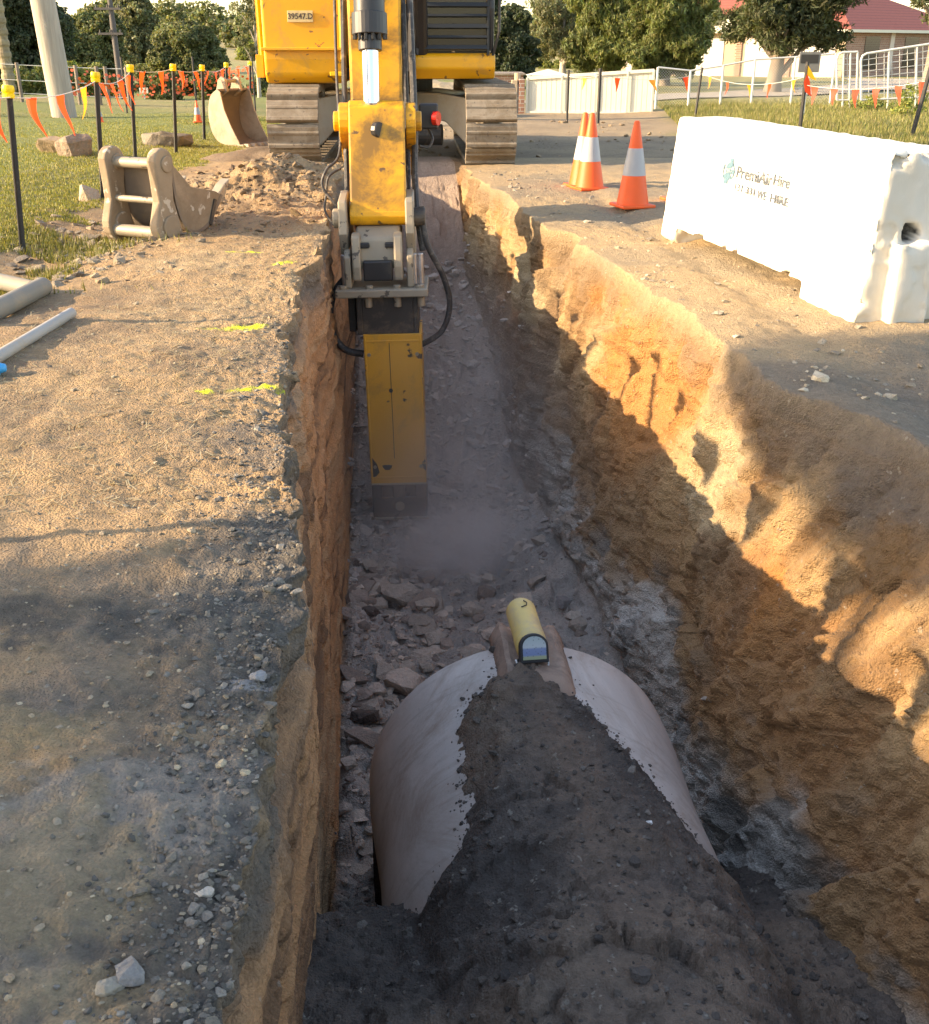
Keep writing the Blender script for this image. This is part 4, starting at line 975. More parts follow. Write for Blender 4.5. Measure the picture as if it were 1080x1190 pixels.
me.materials.append(n.done(n.mix(n.ramp(n.noise(p, 30, 6, .7), [(.35, .25), (.6, 0)]), vc, (.55, .52, .45)), .8, 0, n.bump(n.noise(p, 70, 6, .7), .35, .006)))
me.name = 'concrete_body'; bo = bpy.data.objects.new('concrete_body', me); COL.objects.link(bo); bo.parent = BAR
# faded print on the face
Mb = Matrix.Translation(BA) @ Matrix.Rotation(ang, 4, 'Z'); fn_l = Vector((0, BH, .085)).normalized(); fn = Mb.to_3x3() @ fn_l
def face(px, py):                                               # photograph pixel -> local point on the printed face
    q = ray_plane(px, py, Mb @ Vector((0, 0, 0)), fn); return Mb.inverted() @ q
n = N('faded_print'); p = n.coord(); wv = n.noise(n.scale(p, (5, 5, 1)), 16, 3, .6); w2_ = n.noise(p, 90, 2, .6)
n.b.inputs['Base Color'].default_value = (.08, .10, .12, 1); n.b.inputs['Roughness'].default_value = .8
n.l.new(n.ramp(n.math('ADD', n.math('MULTIPLY', wv, .6), n.math('MULTIPLY', w2_, .4)), [(.38, .15), (.52, .92)]), n.b.inputs['Alpha']); M_print = n.m
n = N('faded_emblem_blue'); p = n.coord(); n.b.inputs['Base Color'].default_value = (.08, .16, .21, 1); n.b.inputs['Roughness'].default_value = .8
n.l.new(n.ramp(n.noise(p, 60, 3, .6), [(.34, .6), (.5, 1.0)]), n.b.inputs['Alpha']); M_emb = n.m
upv = Vector((0, -.085, BH)).normalized()
def text_on_face(body, pl, pr2, hpx, name, mat):
    A, B = face(*pl), face(*pr2); dx = (B - A).normalized(); up = fn_l.cross(dx)
    A2 = face(pl[0], pl[1] - hpx); size = abs((A2 - A).dot(up)) / .70
    c0 = (A + B) / 2 + fn_l * .006
    M = Matrix((dx, up, fn_l)).transposed().to_4x4(); M.translation = c0
    ob = lettering(name, body, size, mat, BAR, Matrix(), .0008, bold=.0015)
    xs = [v.co.x for v in ob.data.vertices]; k = (B - A).length / (max(xs) - min(xs))
    ob.data.transform(M @ Matrix.Diagonal((k, 1, 1, 1))); return ob
text_on_face('PremiAir', (857, 200), (898, 210), 14, 'hire_name', M_print)
text_on_face('Hire', (900, 209), (919, 214), 13, 'hire_name', M_print)
text_on_face('WE', (881, 226), (892, 229), 10, 'slogan_word', M_print)
text_on_face('HIRE', (896, 230), (917, 236), 10, 'slogan_word', M_print)
text_on_face('131 331', (855, 217), (878, 224), 8, 'phone_number', M_print)
# emblem: two clasped hands inside a ring of arcs
eC = face(847.5, 198.5); eR = face(855, 200); dx = (eR - eC).normalized(); up = fn_l.cross(dx); rw = (eR - eC).length; rh = abs((face(847.5, 183) - eC).dot(up))
em = MB()
def e2(u, v): return eC + dx * (u * rw) + up * (v * rh) + fn_l * .006
def blob(pts): em.add([e2(*q) for q in pts], [tuple(range(len(pts)))])
blob([(.0, 1.0), (.62, .98), (.55, .66), (.75, .45), (.2, .2), (-.55, .18), (-.3, .55), (.05, .72)])
blob([(-.45, -1.0), (.2, -1.02), (.25, -.70), (.55, -.45), (.3, -.2), (-.35, -.18), (-.75, -.4), (-.45, -.7)])
for k in range(4): blob([(-.60 + .33 * k, .16), (-.42 + .33 * k, .20), (-.12 + .33 * k, -.20), (-.30 + .33 * k, -.24)])
for s in (-1, 1):
    pa = [R(-52 + 104 * k / 10) for k in range(11)]
    V = [e2(s * math.cos(t) * 1.0 - s * .05, math.sin(t) * .82) for t in pa] + [e2(s * math.cos(t) * .80 - s * .05, math.sin(t) * .78) for t in pa]
    em.add(V, [(k, k + 1, k + 12, k + 11) for k in range(10)])
em.build('clasped_hands_emblem', M_emb, BAR)

# ================================================================ CONES
M_cone = simple('cone_orange', (.85, .105, .015), .55, 0, .12, (.35, .16, .08), .25, 5, .05)
M_band = simple('reflective_band', (.34, .34, .35), .5, .1, .12, (.35, .32, .28), .3, 7, .05)
def cone_at(px, py, label, h=.72, tilt=0):
    q = at(px, py); z = drop(q.x, q.y); q = at(px, py, z)
    t = thing('traffic_cone', label, 'traffic cone', (q.x, q.y + .16, z), 0, 'orange traffic cones'); t.rotation_euler = (0, tilt, .3)
    s = h / .72; rad = lambda zz: (.140 - (.140 - .026) * (zz - .03) / .67) * s
    L = lambda pr, nm, m: MB().lathe([(a, b * s) for a, b in pr], 32).build(nm, m, t, smooth=True)
    L([(rad(.02), .02), (rad(.27), .27), (rad(.27) - .01, .271), (rad(.02) - .02, .021)], 'lower_cone', M_cone)
    L([(rad(.27) + .003, .268), (rad(.49) + .003, .492), (rad(.49) - .01, .493), (rad(.27) - .02, .269)], 'reflective_band', M_band)
    L([(rad(.49), .49), (rad(.70), .70), (rad(.71) - .008, .715), (.001, .715), (.001, .49)], 'upper_cone', M_cone)
    MB().box((0, 0, .014), (.31 * s, .31 * s, .028)).build('base', M_cone, t, bevel=.01)
    return t
cone_at(687, 222, 'orange cone with grey band, the right one of the overlapping pair beyond the trench edge')
cone_at(679, 219, 'orange cone half hidden by its twin at the edge of the trench')
cone_at(738, 243, 'orange cone with grey band standing alone nearest to the white barrier')
cone_at(797, 236, 'orange cone mostly hidden behind the left end of the white barrier')
cone_at(228, 143, 'small distant orange cone with white band on the lawn beside the big bucket', .38)
cone_at(114, 143, 'far pale red and white cone behind the second yellow capped stake', .27)

# ================================================================ STAKES AND BUNTING
M_post = simple('black_star_post', (.028, .026, .024), .6, .2, .3, (.18, .14, .1), .25, 14)
M_cap = simple('yellow_cap', (.85, .60, .01), .5, 0, .1)
def flagmat(c, nm):
    n = N(nm); n.b.inputs['Base Color'].default_value = c + (1,); n.b.inputs['Roughness'].default_value = .6
    tr = n.new('ShaderNodeBsdfTranslucent'); tr.inputs[0].default_value = c + (1,); mx = n.new('ShaderNodeMixShader'); mx.inputs[0].default_value = .45
    n.l.new(n.b.outputs[0], mx.inputs[1]); n.l.new(tr.outputs[0], mx.inputs[2]); n.l.new(mx.outputs[0], n.out.inputs[0]); return n.m
M_flag = flagmat((.85, .075, .015), 'orange_flag_plastic'); M_flag2 = flagmat((.85, .33, .03), 'sunbleached_flag_plastic'); M_flagr = flagmat((.55, .09, .04), 'faded_red_flag_plastic')
M_rope = simple('white_cord', (.6, .58, .52), .8, 0, .1)
def stake(x, y, h, label, lean=(0, 0), cap=True, r=.022):
    z = drop(x, y) if abs(x) < 4.6 and y < 14.4 else wide_z(x, y)
    t = thing('star_picket', label, 'stake', (x, y, z), 0, 'black stakes with the warning flags'); t.rotation_euler = (lean[0], lean[1], .4)
    b = MB()
    for k in range(3):
        a = 2 * math.pi * k / 3; b.box((r * .55 * math.cos(a), r * .55 * math.sin(a), h / 2 - .1), (r * 1.25, .007, h + .2), Matrix.Rotation(a, 3, 'Z'))
    b.build('post', M_post, t)
    if cap:
        c = MB(); c.lathe([(.030, h - .075), (.040, h - .07), (.042, h - .045), (.036, h - .04), (.042, h - .032), (.042, h), (.036, h + .012), (.001, h + .014), (.001, h - .07)], 16)
        c.build('cap', M_cap, t, smooth=True)
    return Vector((x + math.sin(lean[1]) * h, y - math.sin(lean[0]) * h, z + h))
sp = [(-3.35, -.3, 1.36), (-3.35, 2.5, 1.36), (-3.32, 5.2, 1.34), (-3.25, 8.01, 1.13), (-3.45, 10.6, 1.10), (-4.01, 13.72, 1.08), (-3.91, 15.3, 1.10), (-3.97, 17.3, 1.05), (-4.3, 20.6, 1.05), (-4.4, 23.5, 1.05)]
labs = ['yellow capped black stake beside the photographer, outside the left edge', 'yellow capped black stake left of the bare bank', 'yellow capped black stake left of the grey conduits', 'nearest visible yellow capped stake at the left edge of the lawn',
        'yellow capped black stake rising just behind the upright ear plates', 'stake with pale cap left of the spoil heap', 'yellow capped stake at the left foot of the spoil heap', 'thin black stake just beyond the spoil heap in front of the distant orange mesh',
        'far thin stake next to the small distant cone', 'farthest thin stake touching the silhouette of the big bucket']
tops = [stake(a, b, h, l, (random.uniform(-.03, .03), random.uniform(.05, .08))) for (a, b, h), l in zip(sp, labs)]
def bunting(name, pts, label, cat, step, mats, drop_=.07, size=(.25, .31), sag=.05, skip=()):
    t = thing(name, label, cat, pts[0] - Vector((0, 0, drop_))); O = t.location
    line = []; fl = []
    for a, b in zip(pts[:-1], pts[1:]):
        m = max(6, int((b - a).length / .1)); L = (b - a).length; cnt = max(1, round(L / step))
        f_ = lambda u: a.lerp(b, u) - Vector((0, 0, drop_ + sag * 4 * u * (1 - u) * min(1.6, L / 2.5)))
        line += [f_(k / m) - O for k in range(m)]
        fl += [(f_((k + .5) / cnt) - O, (b - a).normalized()) for k in range(cnt)]
    line.append(pts[-1] - Vector((0, 0, drop_)) - O)
    MB().tube(line, .004, 5).build('cord', M_rope, t)
    for i, (q, d) in enumerate(fl):
        if i in skip: continue
        w, h = size[0] * random.uniform(.85, 1.1) / 2, size[1] * random.uniform(.85, 1.1); d = Vector((d.x, d.y, 0)).normalized(); nn_ = Vector((-d.y, d.x, 0))
        sw = nn_ * random.uniform(-.10, .10) + d * random.uniform(-.02, .07); V = []; rows = 6; cu = random.uniform(-.5, .5)
        for k in range(rows + 1):
            v = k / rows; wk = w * (1 - .93 * v); c = q - Vector((0, 0, 1)) * h * v + sw * v ** 1.4
            for s in (-1, 0, 1): V.append(c + d * wk * s * (1 - .25 * abs(cu)) + nn_ * (wk * cu * (s * s - .5) + .012 * math.sin(v * 5 + i)))
        Fs = [(k * 3 + j, k * 3 + j + 1, k * 3 + 4 + j, k * 3 + 3 + j) for k in range(rows) for j in (0, 1)]
        MB().add(V, Fs).build('flag', mats[i % len(mats)], t, smooth=True)
    return t
bunting('bunting', tops[:6], 'string of orange pennant flags along the left side of the site', 'bunting', .74, [M_flag, M_flag, M_flag, M_flag, M_flag2])
bunting('bunting', tops[5:], 'dense far string of orange pennants between the thin stakes left of the big bucket', 'bunting', 1.0, [M_flag], .05, (.2, .26))
# far orange mesh fence
me_t = thing('mesh_fence', 'torn orange plastic mesh strung across the road end far left', 'safety mesh', (-8.6, 24, wide_z(-8.6, 24)))
n = N('orange_mesh'); n.b.inputs['Base Color'].default_value = (.75, .14, .05, 1); p = n.coord('Object')
n.l.new(n.ramp(n.voro(n.scale(p, (1, 1, 1)), 11), [(.34, 1), (.44, 0)]), n.b.inputs['Alpha']); M_mesh = n.m
b = MB(); V = []
for k in range(40):
    for j in range(8):
        x = 4.0 * k / 39; V.append((x, .25 * MN.noise(Vector((x * 1.3, j * .3, 2))) + 1.2 * x / 4, .28 + .62 * j / 7 - .22 * math.sin(math.pi * x / 4) * j / 7 + .10 * MN.noise(Vector((x * 2, 4, 2)))))
b.add(V, [(k * 8 + j, k * 8 + j + 1, k * 8 + 9 + j, k * 8 + 8 + j) for k in range(39) for j in range(7)]); b.build('orange_mesh', M_mesh, me_t, smooth=True)
for x in (0, 1.4, 2.8, 4.0): MB().cyl((x, 1.2 * x / 4 + .02, -.1), (x, 1.2 * x / 4 + .02, 1.05), .02, n=8).build('mesh_post', M_post, me_t)

# right hand stakes with bunting
def right_stake(px, py, h, label, lean=(0, 0), cap=False, r=.022):
    q = at(px, py); q = at(px, py, wide_z(q.x, q.y)); return stake(q.x, q.y, h, label, lean, cap, r)
r1 = right_stake(659, 140, .95, 'thin stake in front of the white fence, left one of two'); r2 = right_stake(695, 143, .98, 'thin dark stake in front of the white fence, right of the other one', (0, 0), False, .028)
r3 = right_stake(808, 137, .95, 'leaning stake in front of the wire fence posts', (0, .08))
r4 = right_stake(930, 150, 1.05, 'grey stake wrapped in orange and yellow ribbons behind the barrier', (0, 0), False, .028)
r5 = right_stake(1060, 160, 1.25, 'bare black stake leaning right behind the end of the barrier', (0, .16), False, .03)
bunting('bunting', [r1, r2, r3, r4 - Vector((0, 0, .1))], 'sparse string of faded orange pennants in front of the white fence', 'bunting', .95, [M_flag2, M_flag], .12, (.16, .24), .10)
bunting('bunting', [r4 - Vector((0, 0, .25)), r5 - Vector((0, 0, .35))], 'sagging string of dull red pennants in the weeds behind the barrier', 'bunting', .42, [M_flagr], .10, (.16, .28), .10)
rb = thing('ribbon', 'orange and yellow ribbon knotted round the grey stake behind the barrier', 'ribbon', r4)
MB().add([(0, -.03, -.05), (.05, -.04, -.12), (.16, -.05, -.28), (.09, -.03, -.26), (.0, -.03, -.20)], [(0, 1, 2, 3, 4)]).build('yellow_tail', flagmat((.85, .45, .02), 'yellow_ribbon'), rb)
MB().add([(0, -.035, -.18), (.06, -.04, -.30), (.10, -.05, -.52), (.0, -.04, -.45), (-.04, -.04, -.3)], [(0, 1, 2, 3, 4)]).build('orange_tail', M_flag, rb)

# ================================================================ BUCKETS
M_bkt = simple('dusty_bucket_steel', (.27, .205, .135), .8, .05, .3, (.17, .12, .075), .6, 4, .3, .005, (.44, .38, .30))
M_bkd = simple('shaded_bucket_inside', (.16, .125, .095), .8, .1, .3, (.25, .19, .12), .4, 4, .3, .005)  # darker copy for the shells, shade of the insides put into the colour
q = at(150, 274); RBx = thing('ripper_bucket', 'dusty narrow digging bucket lying with its two ear plates upright at the left bank', 'bucket', (q.x, q.y + .05, drop(q.x, q.y) - .03), R(-27))
def ear(x0, x1):
    pts = []
    for (cy, cz, r, a0, a1) in ((.13, .60, .105, 170, -10), (.14, .14, .155, -30, -190)):
        for k in range(11): a = R(a0 + (a1 - a0) * k / 10); pts.append((cy + r * math.cos(a), cz + r * math.sin(a)))
    # waist
    pts = pts[:11] + [(.205, .45), (.20, .33)] + pts[11:] + [(.045, .33), (.04, .45)]
    b = MB().prism(pts, x0, x1); return b.build('ear_plate', M_bkt, RBx, bevel=.018, seg=3)
for xx in (-.275, .20):
    e_ = ear(xx, xx + .085); 
    MB().cyl((xx + .08, .13, .14), (xx + .105, .13, .14), .085, n=24).build('boss', M_bkt, e_, bevel=.008)
    MB().cyl((xx + .08, .15, .59), (xx + .10, .15, .59), .06, n=24).build('boss', M_bkt, e_, bevel=.008)
for z_, y_, r_ in ((.59, .13, .04), (.33, .10, .025), (.10, .06, .045)): MB().cyl((-.2, y_, z_), (.205, y_, z_), r_, n=20).build('cross_pin', M_steel, RBx, smooth=True)
shell = [(.20, .62), (.23, .30), (.30, .12), (.42, .05), (.58, .09), (.68, .18), (.78, .30)]
def shell_mb(prof, x0, x1, th):
    inner = []
    for i, p in enumerate(prof):
        a = Vector(prof[max(i - 1, 0)]); c = Vector(prof[min(i + 1, len(prof) - 1)]); d = (c - a).normalized(); inner.append((p[0] - d.y * th, p[1] + d.x * th))
    return MB().prism(list(prof) + inner[::-1], x0, x1)
def smoothprof(P_, s=5): return [(v.x, v.y) for v in spline([(a, b, 0) for a, b in P_], s)]
shell_mb(smoothprof(shell), -.26, .27, .025).build('shell', M_bkd, RBx)
for xx in (-.265, .245): MB().prism([(.20, .62)] + smoothprof(shell)[1:] + [(.70, .34), (.42, .40)], xx, xx + .022).build('side_plate', M_bkt, RBx, bevel=.004)
for xx in (-.22, .22):
    MB().prism([(.72, .21), (.82, .29), (.90, .42), (.82, .38), (.71, .29)], xx - .045, xx + .045).build('tooth', M_steel, RBx, bevel=.01)
MB().box((.27, .64, .19), (.02, .03, .2), Matrix.Rotation(R(-25), 3, 'X')).build('wear_bar', M_dark, RBx)

q = at(262, 166); BB = thing('digging_bucket', 'large pale excavator bucket standing upright with its dark mouth turned to the right', 'bucket', (q.x + .12, q.y + .25, (drop(q.x, q.y) if q.y < 14.4 else wide_z(q.x, q.y)) - .03), R(-118))
# local y = mouth direction (to the picture's right), x = width
prof = [(.42, .02), (.12, .03), (-.10, .10), (-.22, .28), (-.24, .52), (-.16, .74), (.0, .84)]
SPf = smoothprof(prof)
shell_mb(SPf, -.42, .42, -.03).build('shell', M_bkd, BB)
M_bpale = simple('sunlit_bucket_paint', (.40, .325, .235), .8, .05, .25, (.24, .175, .115), .6, 4, .3, .004)  # paler copy, sunlight on the plates put into the colour
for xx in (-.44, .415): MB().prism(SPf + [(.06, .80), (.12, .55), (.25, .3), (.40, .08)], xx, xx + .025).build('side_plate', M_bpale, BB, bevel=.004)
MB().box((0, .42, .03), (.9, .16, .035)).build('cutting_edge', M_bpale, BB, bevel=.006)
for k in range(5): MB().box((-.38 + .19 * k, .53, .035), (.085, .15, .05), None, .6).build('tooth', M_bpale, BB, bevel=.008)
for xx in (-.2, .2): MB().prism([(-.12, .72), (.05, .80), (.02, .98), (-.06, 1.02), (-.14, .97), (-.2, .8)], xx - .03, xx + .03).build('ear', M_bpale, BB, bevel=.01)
MB().cyl((-.2, -.06, .95), (.2, -.06, .95), .03, n=14).build('cross_pin', M_steel, BB, smooth=True)
MB().prism([(-.12, .50), (.02, .62), (.0, .50), (-.07, .42)], -.452, -.44).build('wear_patch', M_dark, BB)
BB.scale = (.80, .82, .95)

# ================================================================ PIPES LYING ON THE LEFT
def lying(name, label, cat, pa, pb, r, mat, ext_=1.0, wall=None):
    A = at(*pa); B = at(*pb); A = A + (A - B) * (ext_ - 1)
    za, zb = drop(A.x, A.y), drop(B.x, B.y); A.z, B.z = za + r * .8, zb + r * .8
    b = MB(); b.cyl(A, B, r, n=20, cap=False); d = (A - B).normalized() * .02
    b.cyl(A, B, r * .82, n=20, cap=False); o = b.build(name, mat, smooth=True); 
    Q = (B - A).to_track_quat('Z', 'Y').to_matrix(); m = MB(); V = []
    for c in (A, B):
        for rr in (r, r * .82):
            for k in range(20): a = 2 * math.pi * k / 20; V.append(c + Q @ Vector((rr * math.cos(a), rr * math.sin(a), 0)))
    tmp_ = bmesh.new(); tmp_.from_mesh(o.data); vs = [tmp_.verts.new(v) for v in V]
    for c in (0, 40):
        for k in range(20): tmp_.faces.new([vs[c + k], vs[c + (k + 1) % 20], vs[c + 20 + (k + 1) % 20], vs[c + 20 + k]])
    tmp_.to_mesh(o.data); tmp_.free()
    return tag(o, label, cat)
M_gpvc = simple('weathered_grey_pvc', (.20, .18, .145), .7, 0, .2, (.30, .23, .15), .45, 5, .05)
M_gpvc2 = simple('pale_grey_pvc', (.32, .30, .27), .6, 0, .15, (.34, .27, .18), .35, 5, .05)
lying('conduit', 'thick weathered grey conduit lying at the left edge, nearest of the stacked lengths', 'conduit', (0, 362), (50, 333), .055, M_gpvc, 1.6)
lying('conduit', 'grey conduit sloping behind the thick one at the left edge', 'conduit', (-60, 312), (38, 334), .05, M_gpvc, 1.2)
lying('conduit', 'short grey conduit end in the shadow under the thick one', 'conduit', (-50, 334), (14, 345), .035, M_gpvc, 1.2)
lying('conduit', 'slim pale grey conduit lying alone on the bare dirt', 'conduit', (0, 427), (84, 371), .028, M_gpvc2, 1.4)
q = at(2, 443); bt = thing('blue_fitting', 'bright blue plastic pipe fitting at the left edge of the dirt', 'pipe fitting', (q.x, q.y, drop(q.x, q.y) + .03), .2)
M_blue = simple('blue_plastic', (.02, .30, .60), .4, 0, .1)
MB().cyl((-.16, 0, 0), (.0, 0, 0), .032, n=20).build('barrel', M_blue, bt, bevel=.006); MB().cyl((-.01, 0, 0), (.028, 0, 0), .026, .016, n=20).build('nozzle', M_blue, bt, bevel=.006)
# ================================================================ TREES
def leafmat(name, c, k=.35):
    n = N(name); a = n.new('ShaderNodeVertexColor', layer_name='tint').outputs[0]; col = n.mix(1.0, a, c, 'MULTIPLY')
    n.l.new(col, n.b.inputs['Base Color']); n.b.inputs['Roughness'].default_value = .65
    tr = n.new('ShaderNodeBsdfTranslucent'); n.l.new(n.mix(1.0, col, (1.25, 1.2, .6), 'MULTIPLY'), tr.inputs[0]); mx = n.new('ShaderNodeMixShader'); mx.inputs[0].default_value = k
    n.l.new(n.b.outputs[0], mx.inputs[1]); n.l.new(tr.outputs[0], mx.inputs[2]); n.l.new(mx.outputs[0], n.out.inputs[0]); return n.m
M_leaf = {'olive': leafmat('olive_leaves', (.12, .14, .062)), 'dark': leafmat('dark_leaves', (.05, .072, .038)), 'euc': leafmat('eucalypt_leaves', (.14, .155, .085)),
          'pine': leafmat('casuarina_needles', (.11, .135, .042)), 'pined': leafmat('pine_needles', (.062, .078, .034)), 'shrub': leafmat('shrub_leaves', (.16, .19, .05)), 'hedge': leafmat('hedge_leaves', (.10, .125, .045))}
M_bark = simple('grey_bark', (.22, .18, .14), .9, 0, .35, (.12, .09, .07), .5, 3, .8, .02)
M_barkp = simple('pale_bark', (.40, .35, .28), .85, 0, .3, (.20, .15, .11), .5, 2.5, .5, .02)
def leaves(blobs, per, size, seed, aspect=1.0, droop=0.0, hollow=.35, gap=.05):
    r = np.random.default_rng(seed); Vs, Cs = [], []
    for (cx, cy, cz, rx, ry, rz) in blobs:
        m = int(per * 5.0 * (rx * ry * rz) ** .62)
        d = r.normal(size=(m * 2, 3)); d /= np.linalg.norm(d, axis=1)[:, None]
        rad = (hollow + (1 - hollow) * r.uniform(size=m * 2) ** .6)
        rough = 1 + .30 * fbm(d[:, 0] * 2 + cx, d[:, 1] * 2 + cy, d[:, 2] * 2 + cz, f=1.2, o=3, seed=seed)
        P = d * rad[:, None] * rough[:, None] * (rx, ry, rz) + (cx, cy, cz)
        k = 1.6 / max(rx, rz)
        keep = fbm(P[:, 0] * k, P[:, 1] * k, P[:, 2] * k, f=1.4, o=3, seed=seed + 3) > -.28 + gap
        P = P[keep][:m]; m2 = len(P)
        if not m2: continue
        n_ = r.normal(size=(m2, 3)) + d[keep][:m] * .9; n_ /= np.linalg.norm(n_, axis=1)[:, None]
        t = r.normal(size=(m2, 3)); t[:, 2] -= droop * 3; t -= n_ * (t * n_).sum(1)[:, None]; t /= np.linalg.norm(t, axis=1)[:, None] + 1e-6
        w = np.cross(n_, t); s = size * .38 * r.uniform(.6, 1.35, m2)[:, None]
        a, b = t * s * aspect, w * s / aspect
        Vs.append(np.stack([P - a, P + b * .8, P + a, P - b * .8], 1).reshape(-1, 3))
        tone = r.uniform(.55, 1.45, m2) * (1 + .35 * fbm(P[:, 0], P[:, 1], P[:, 2], f=.7, o=2, seed=seed + 7)); yel = r.uniform(.8, 1.3, m2)
        Cs.append(np.repeat(np.stack([tone * yel, tone, tone * .9], 1), 4, 0))
    V = np.concatenate(Vs); C_ = np.concatenate(Cs).astype(np.float32)
    return V, np.arange(len(V)).reshape(-1, 4), C_
def tree(name, label, px, Y, wpx, top, bot, mat, group=None, gz=None, seed=1, nb=14, per=520, leaf=.16, bark=None, trunk_r=.22, cone=False, aspect=1.0, droop=0, depth=.8, lean=0, limbs=6, gap=.05):
    nb = int(nb * 1.8); r = random.Random(seed); C0 = atY(px, 60, Y); t_ = Y / (CP + (595 - 60) / F * SP); W_ = wpx / F * t_; z1 = atY(px, top, Y).z; z0 = atY(px, bot, Y).z
    g = wide_z(C0.x, Y) if gz is None else gz
    T = thing(name, label, 'tree' if 'shrub' not in name else 'shrub', (C0.x, Y, g), 0, group)
    z1 -= g; z0 -= g; H = z1 - z0; bl = []
    for k in range(nb):
        v = (k + .5) / nb; zz = z0 + H * (.06 + .88 * v)
        env = (1 - v) ** .8 if cone else math.sin(math.pi * (.18 + .70 * v)) ** .7
        a = k * 2.4 + r.uniform(-.5, .5); rr = W_ / 2 * env * r.uniform(.25, .85)
        br_ = W_ * (.125 if not cone else .1) * r.uniform(.7, 1.25) * (.6 + .6 * env)
        bl.append((rr * math.cos(a), rr * math.sin(a) * depth, zz, br_ * 1.15, br_, min(br_ * r.uniform(.65, .95), H * .3)))
    if not cone: bl.append((0, 0, z0 + H * .52, W_ * .26, W_ * .24, H * .30))
    V, Fc, Cc = leaves(bl, per, leaf, seed, aspect, droop, gap=gap)
    npmesh('crown', V, Fc, mat, T, col=Cc)
    tb = MB(); topz = z0 + H * .75
    P_ = [Vector((lean * (1 - k / 7) * -1 + .12 * W_ * .1 * MN.noise(Vector((k * .7, seed, 0))), 0, -.2 + (topz + .2) * k / 7)) for k in range(8)]
    tb.tube(P_, [trunk_r * (1 - .85 * k / 7) * (1.25 if k == 0 else 1) for k in range(8)], 10)
    for (bx, by, bz, *_r) in bl[:limbs * 2:2] if len(bl) > limbs else bl:
        k = max(1, min(6, int(7 * max(.15, (bz - .25 * H)) / topz))) if topz > 0 else 1
        p = P_[k]; mid = (p + Vector((bx, by, bz))) * .5 + Vector((0, 0, .06 * H)); tb.tube([p, mid, Vector((bx, by, bz))], [trunk_r * .4, trunk_r * .26, trunk_r * .1], 6)
    tb.build('trunk', bark or M_bark, T, smooth=True)
    return T
# left and behind the machine
G1 = 'trees behind the lawn'
tree('broad_tree', 'dark dense tree filling the top left corner behind the banded palm trunk', 18, 46, 150, -90, 112, M_leaf['dark'], G1, seed=11, nb=18, per=1500, leaf=.15, trunk_r=.25)
tree('broad_tree', 'olive tree behind the leaning pale power pole', 108, 64, 92, 10, 110, M_leaf['olive'], G1, seed=12, nb=16, per=1300, leaf=.18)
tree('round_tree', 'big rounded olive tree with a domed crown between distant pole and big bucket', 213, 72, 110, 26, 112, M_leaf['olive'], G1, seed=13, nb=22, per=1500, leaf=.17, gap=-.1)
tree('tall_eucalypt', 'tall tree whose crown tops out above the domed tree left of the sky gap', 160, 105, 76, -12, 80, M_leaf['euc'], G1, seed=14, nb=14, per=900, leaf=.26)
tree('slender_eucalypt', 'wispy eucalypt with open branches left of the yellow cab tank', 298, 58, 56, -40, 75, M_leaf['euc'], G1, seed=15, nb=12, per=520, leaf=.13, aspect=1.6, droop=.6, gap=.22, limbs=8, bark=M_barkp, trunk_r=.12)
tree('broad_tree', 'distant pale green tree above the dry field left of the machine', 295, 130, 60, 45, 100, M_leaf['shrub'], G1, seed=16, nb=10, per=420, leaf=.28, gz=-.5)
tree('broad_tree', 'dark evergreen right of the excavator cab', 597, 62, 64, 4, 90, M_leaf['dark'], G1, seed=17, nb=16, per=1500, leaf=.16)
tree('broad_tree', 'tall dark tree right behind the excavator cab', 556, 78, 70, -60, 95, M_leaf['dark'], G1, seed=18, nb=14, per=1200, leaf=.2)
for k, (x, Y, w, a, b, m, lab) in enumerate([(35, 37, 90, 78, 122, 'hedge', 'dark low shrub behind the wire at the far left'), (95, 42, 70, 74, 118, 'shrub', 'sunlit light green shrub right of the leaning power pole'), (135, 50, 50, 92, 117, 'hedge', 'small dark shrub at the foot of the distant cross armed pole'), (185, 52, 60, 84, 118, 'olive', 'grey green shrub under the left side of the domed tree'), (245, 54, 60, 80, 118, 'hedge', 'dark shrub behind the upright big bucket'), (62, 40, 50, 62, 118, 'hedge', 'dark shrub directly behind the leaning power pole'), (310, 70, 50, 85, 112, 'hedge', 'low scrub beyond the left track of the machine')]):
    tree('leafy_shrub', lab, x, Y, w, a, b, M_leaf[m], 'shrubs behind the lawn', seed=30 + k, nb=8, per=1300, leaf=.11, trunk_r=.05, limbs=3)
# right side
G2 = 'trees around the house'
tree('slender_eucalypt', 'grey green eucalypt with bare pale limbs beside the sky gap', 655, 70, 95, -20, 72, M_leaf['euc'], G2, seed=41, nb=13, per=700, leaf=.15, aspect=1.5, droop=.5, gap=.12, limbs=9, bark=M_barkp)
tree('casuarina', 'yellow green feathery conifer behind the white fence, left one', 702, 48, 100, -40, 86, M_leaf['pine'], G2, seed=42, nb=20, per=1500, leaf=.15, aspect=2.0, droop=.5)
tree('casuarina', 'yellow green feathery conifer in front of the house garage, the right one of the pair', 775, 44, 110, -30, 92, M_leaf['pine'], G2, seed=43, nb=20, per=1500, leaf=.14, aspect=2.0, droop=.4)
tree('pine_tree', 'dark spreading pine with bare leaning trunk in front of the red roof', 915, 36, 190, -70, 50, M_leaf['pined'], G2, seed=44, nb=17, per=1100, leaf=.13, aspect=1.8, trunk_r=.27, lean=.35, gap=.12, limbs=8)
tree('pine_tree', 'dark pine branch end hanging in the top right corner', 1085, 30, 100, -110, 38, M_leaf['pined'], G2, seed=45, nb=12, per=1100, leaf=.11, aspect=1.8, trunk_r=.2)
tree('broad_tree', 'dark background tree left of the feathery conifers', 625, 95, 50, 40, 88, M_leaf['dark'], G2, seed=46, nb=10, per=900, leaf=.22)
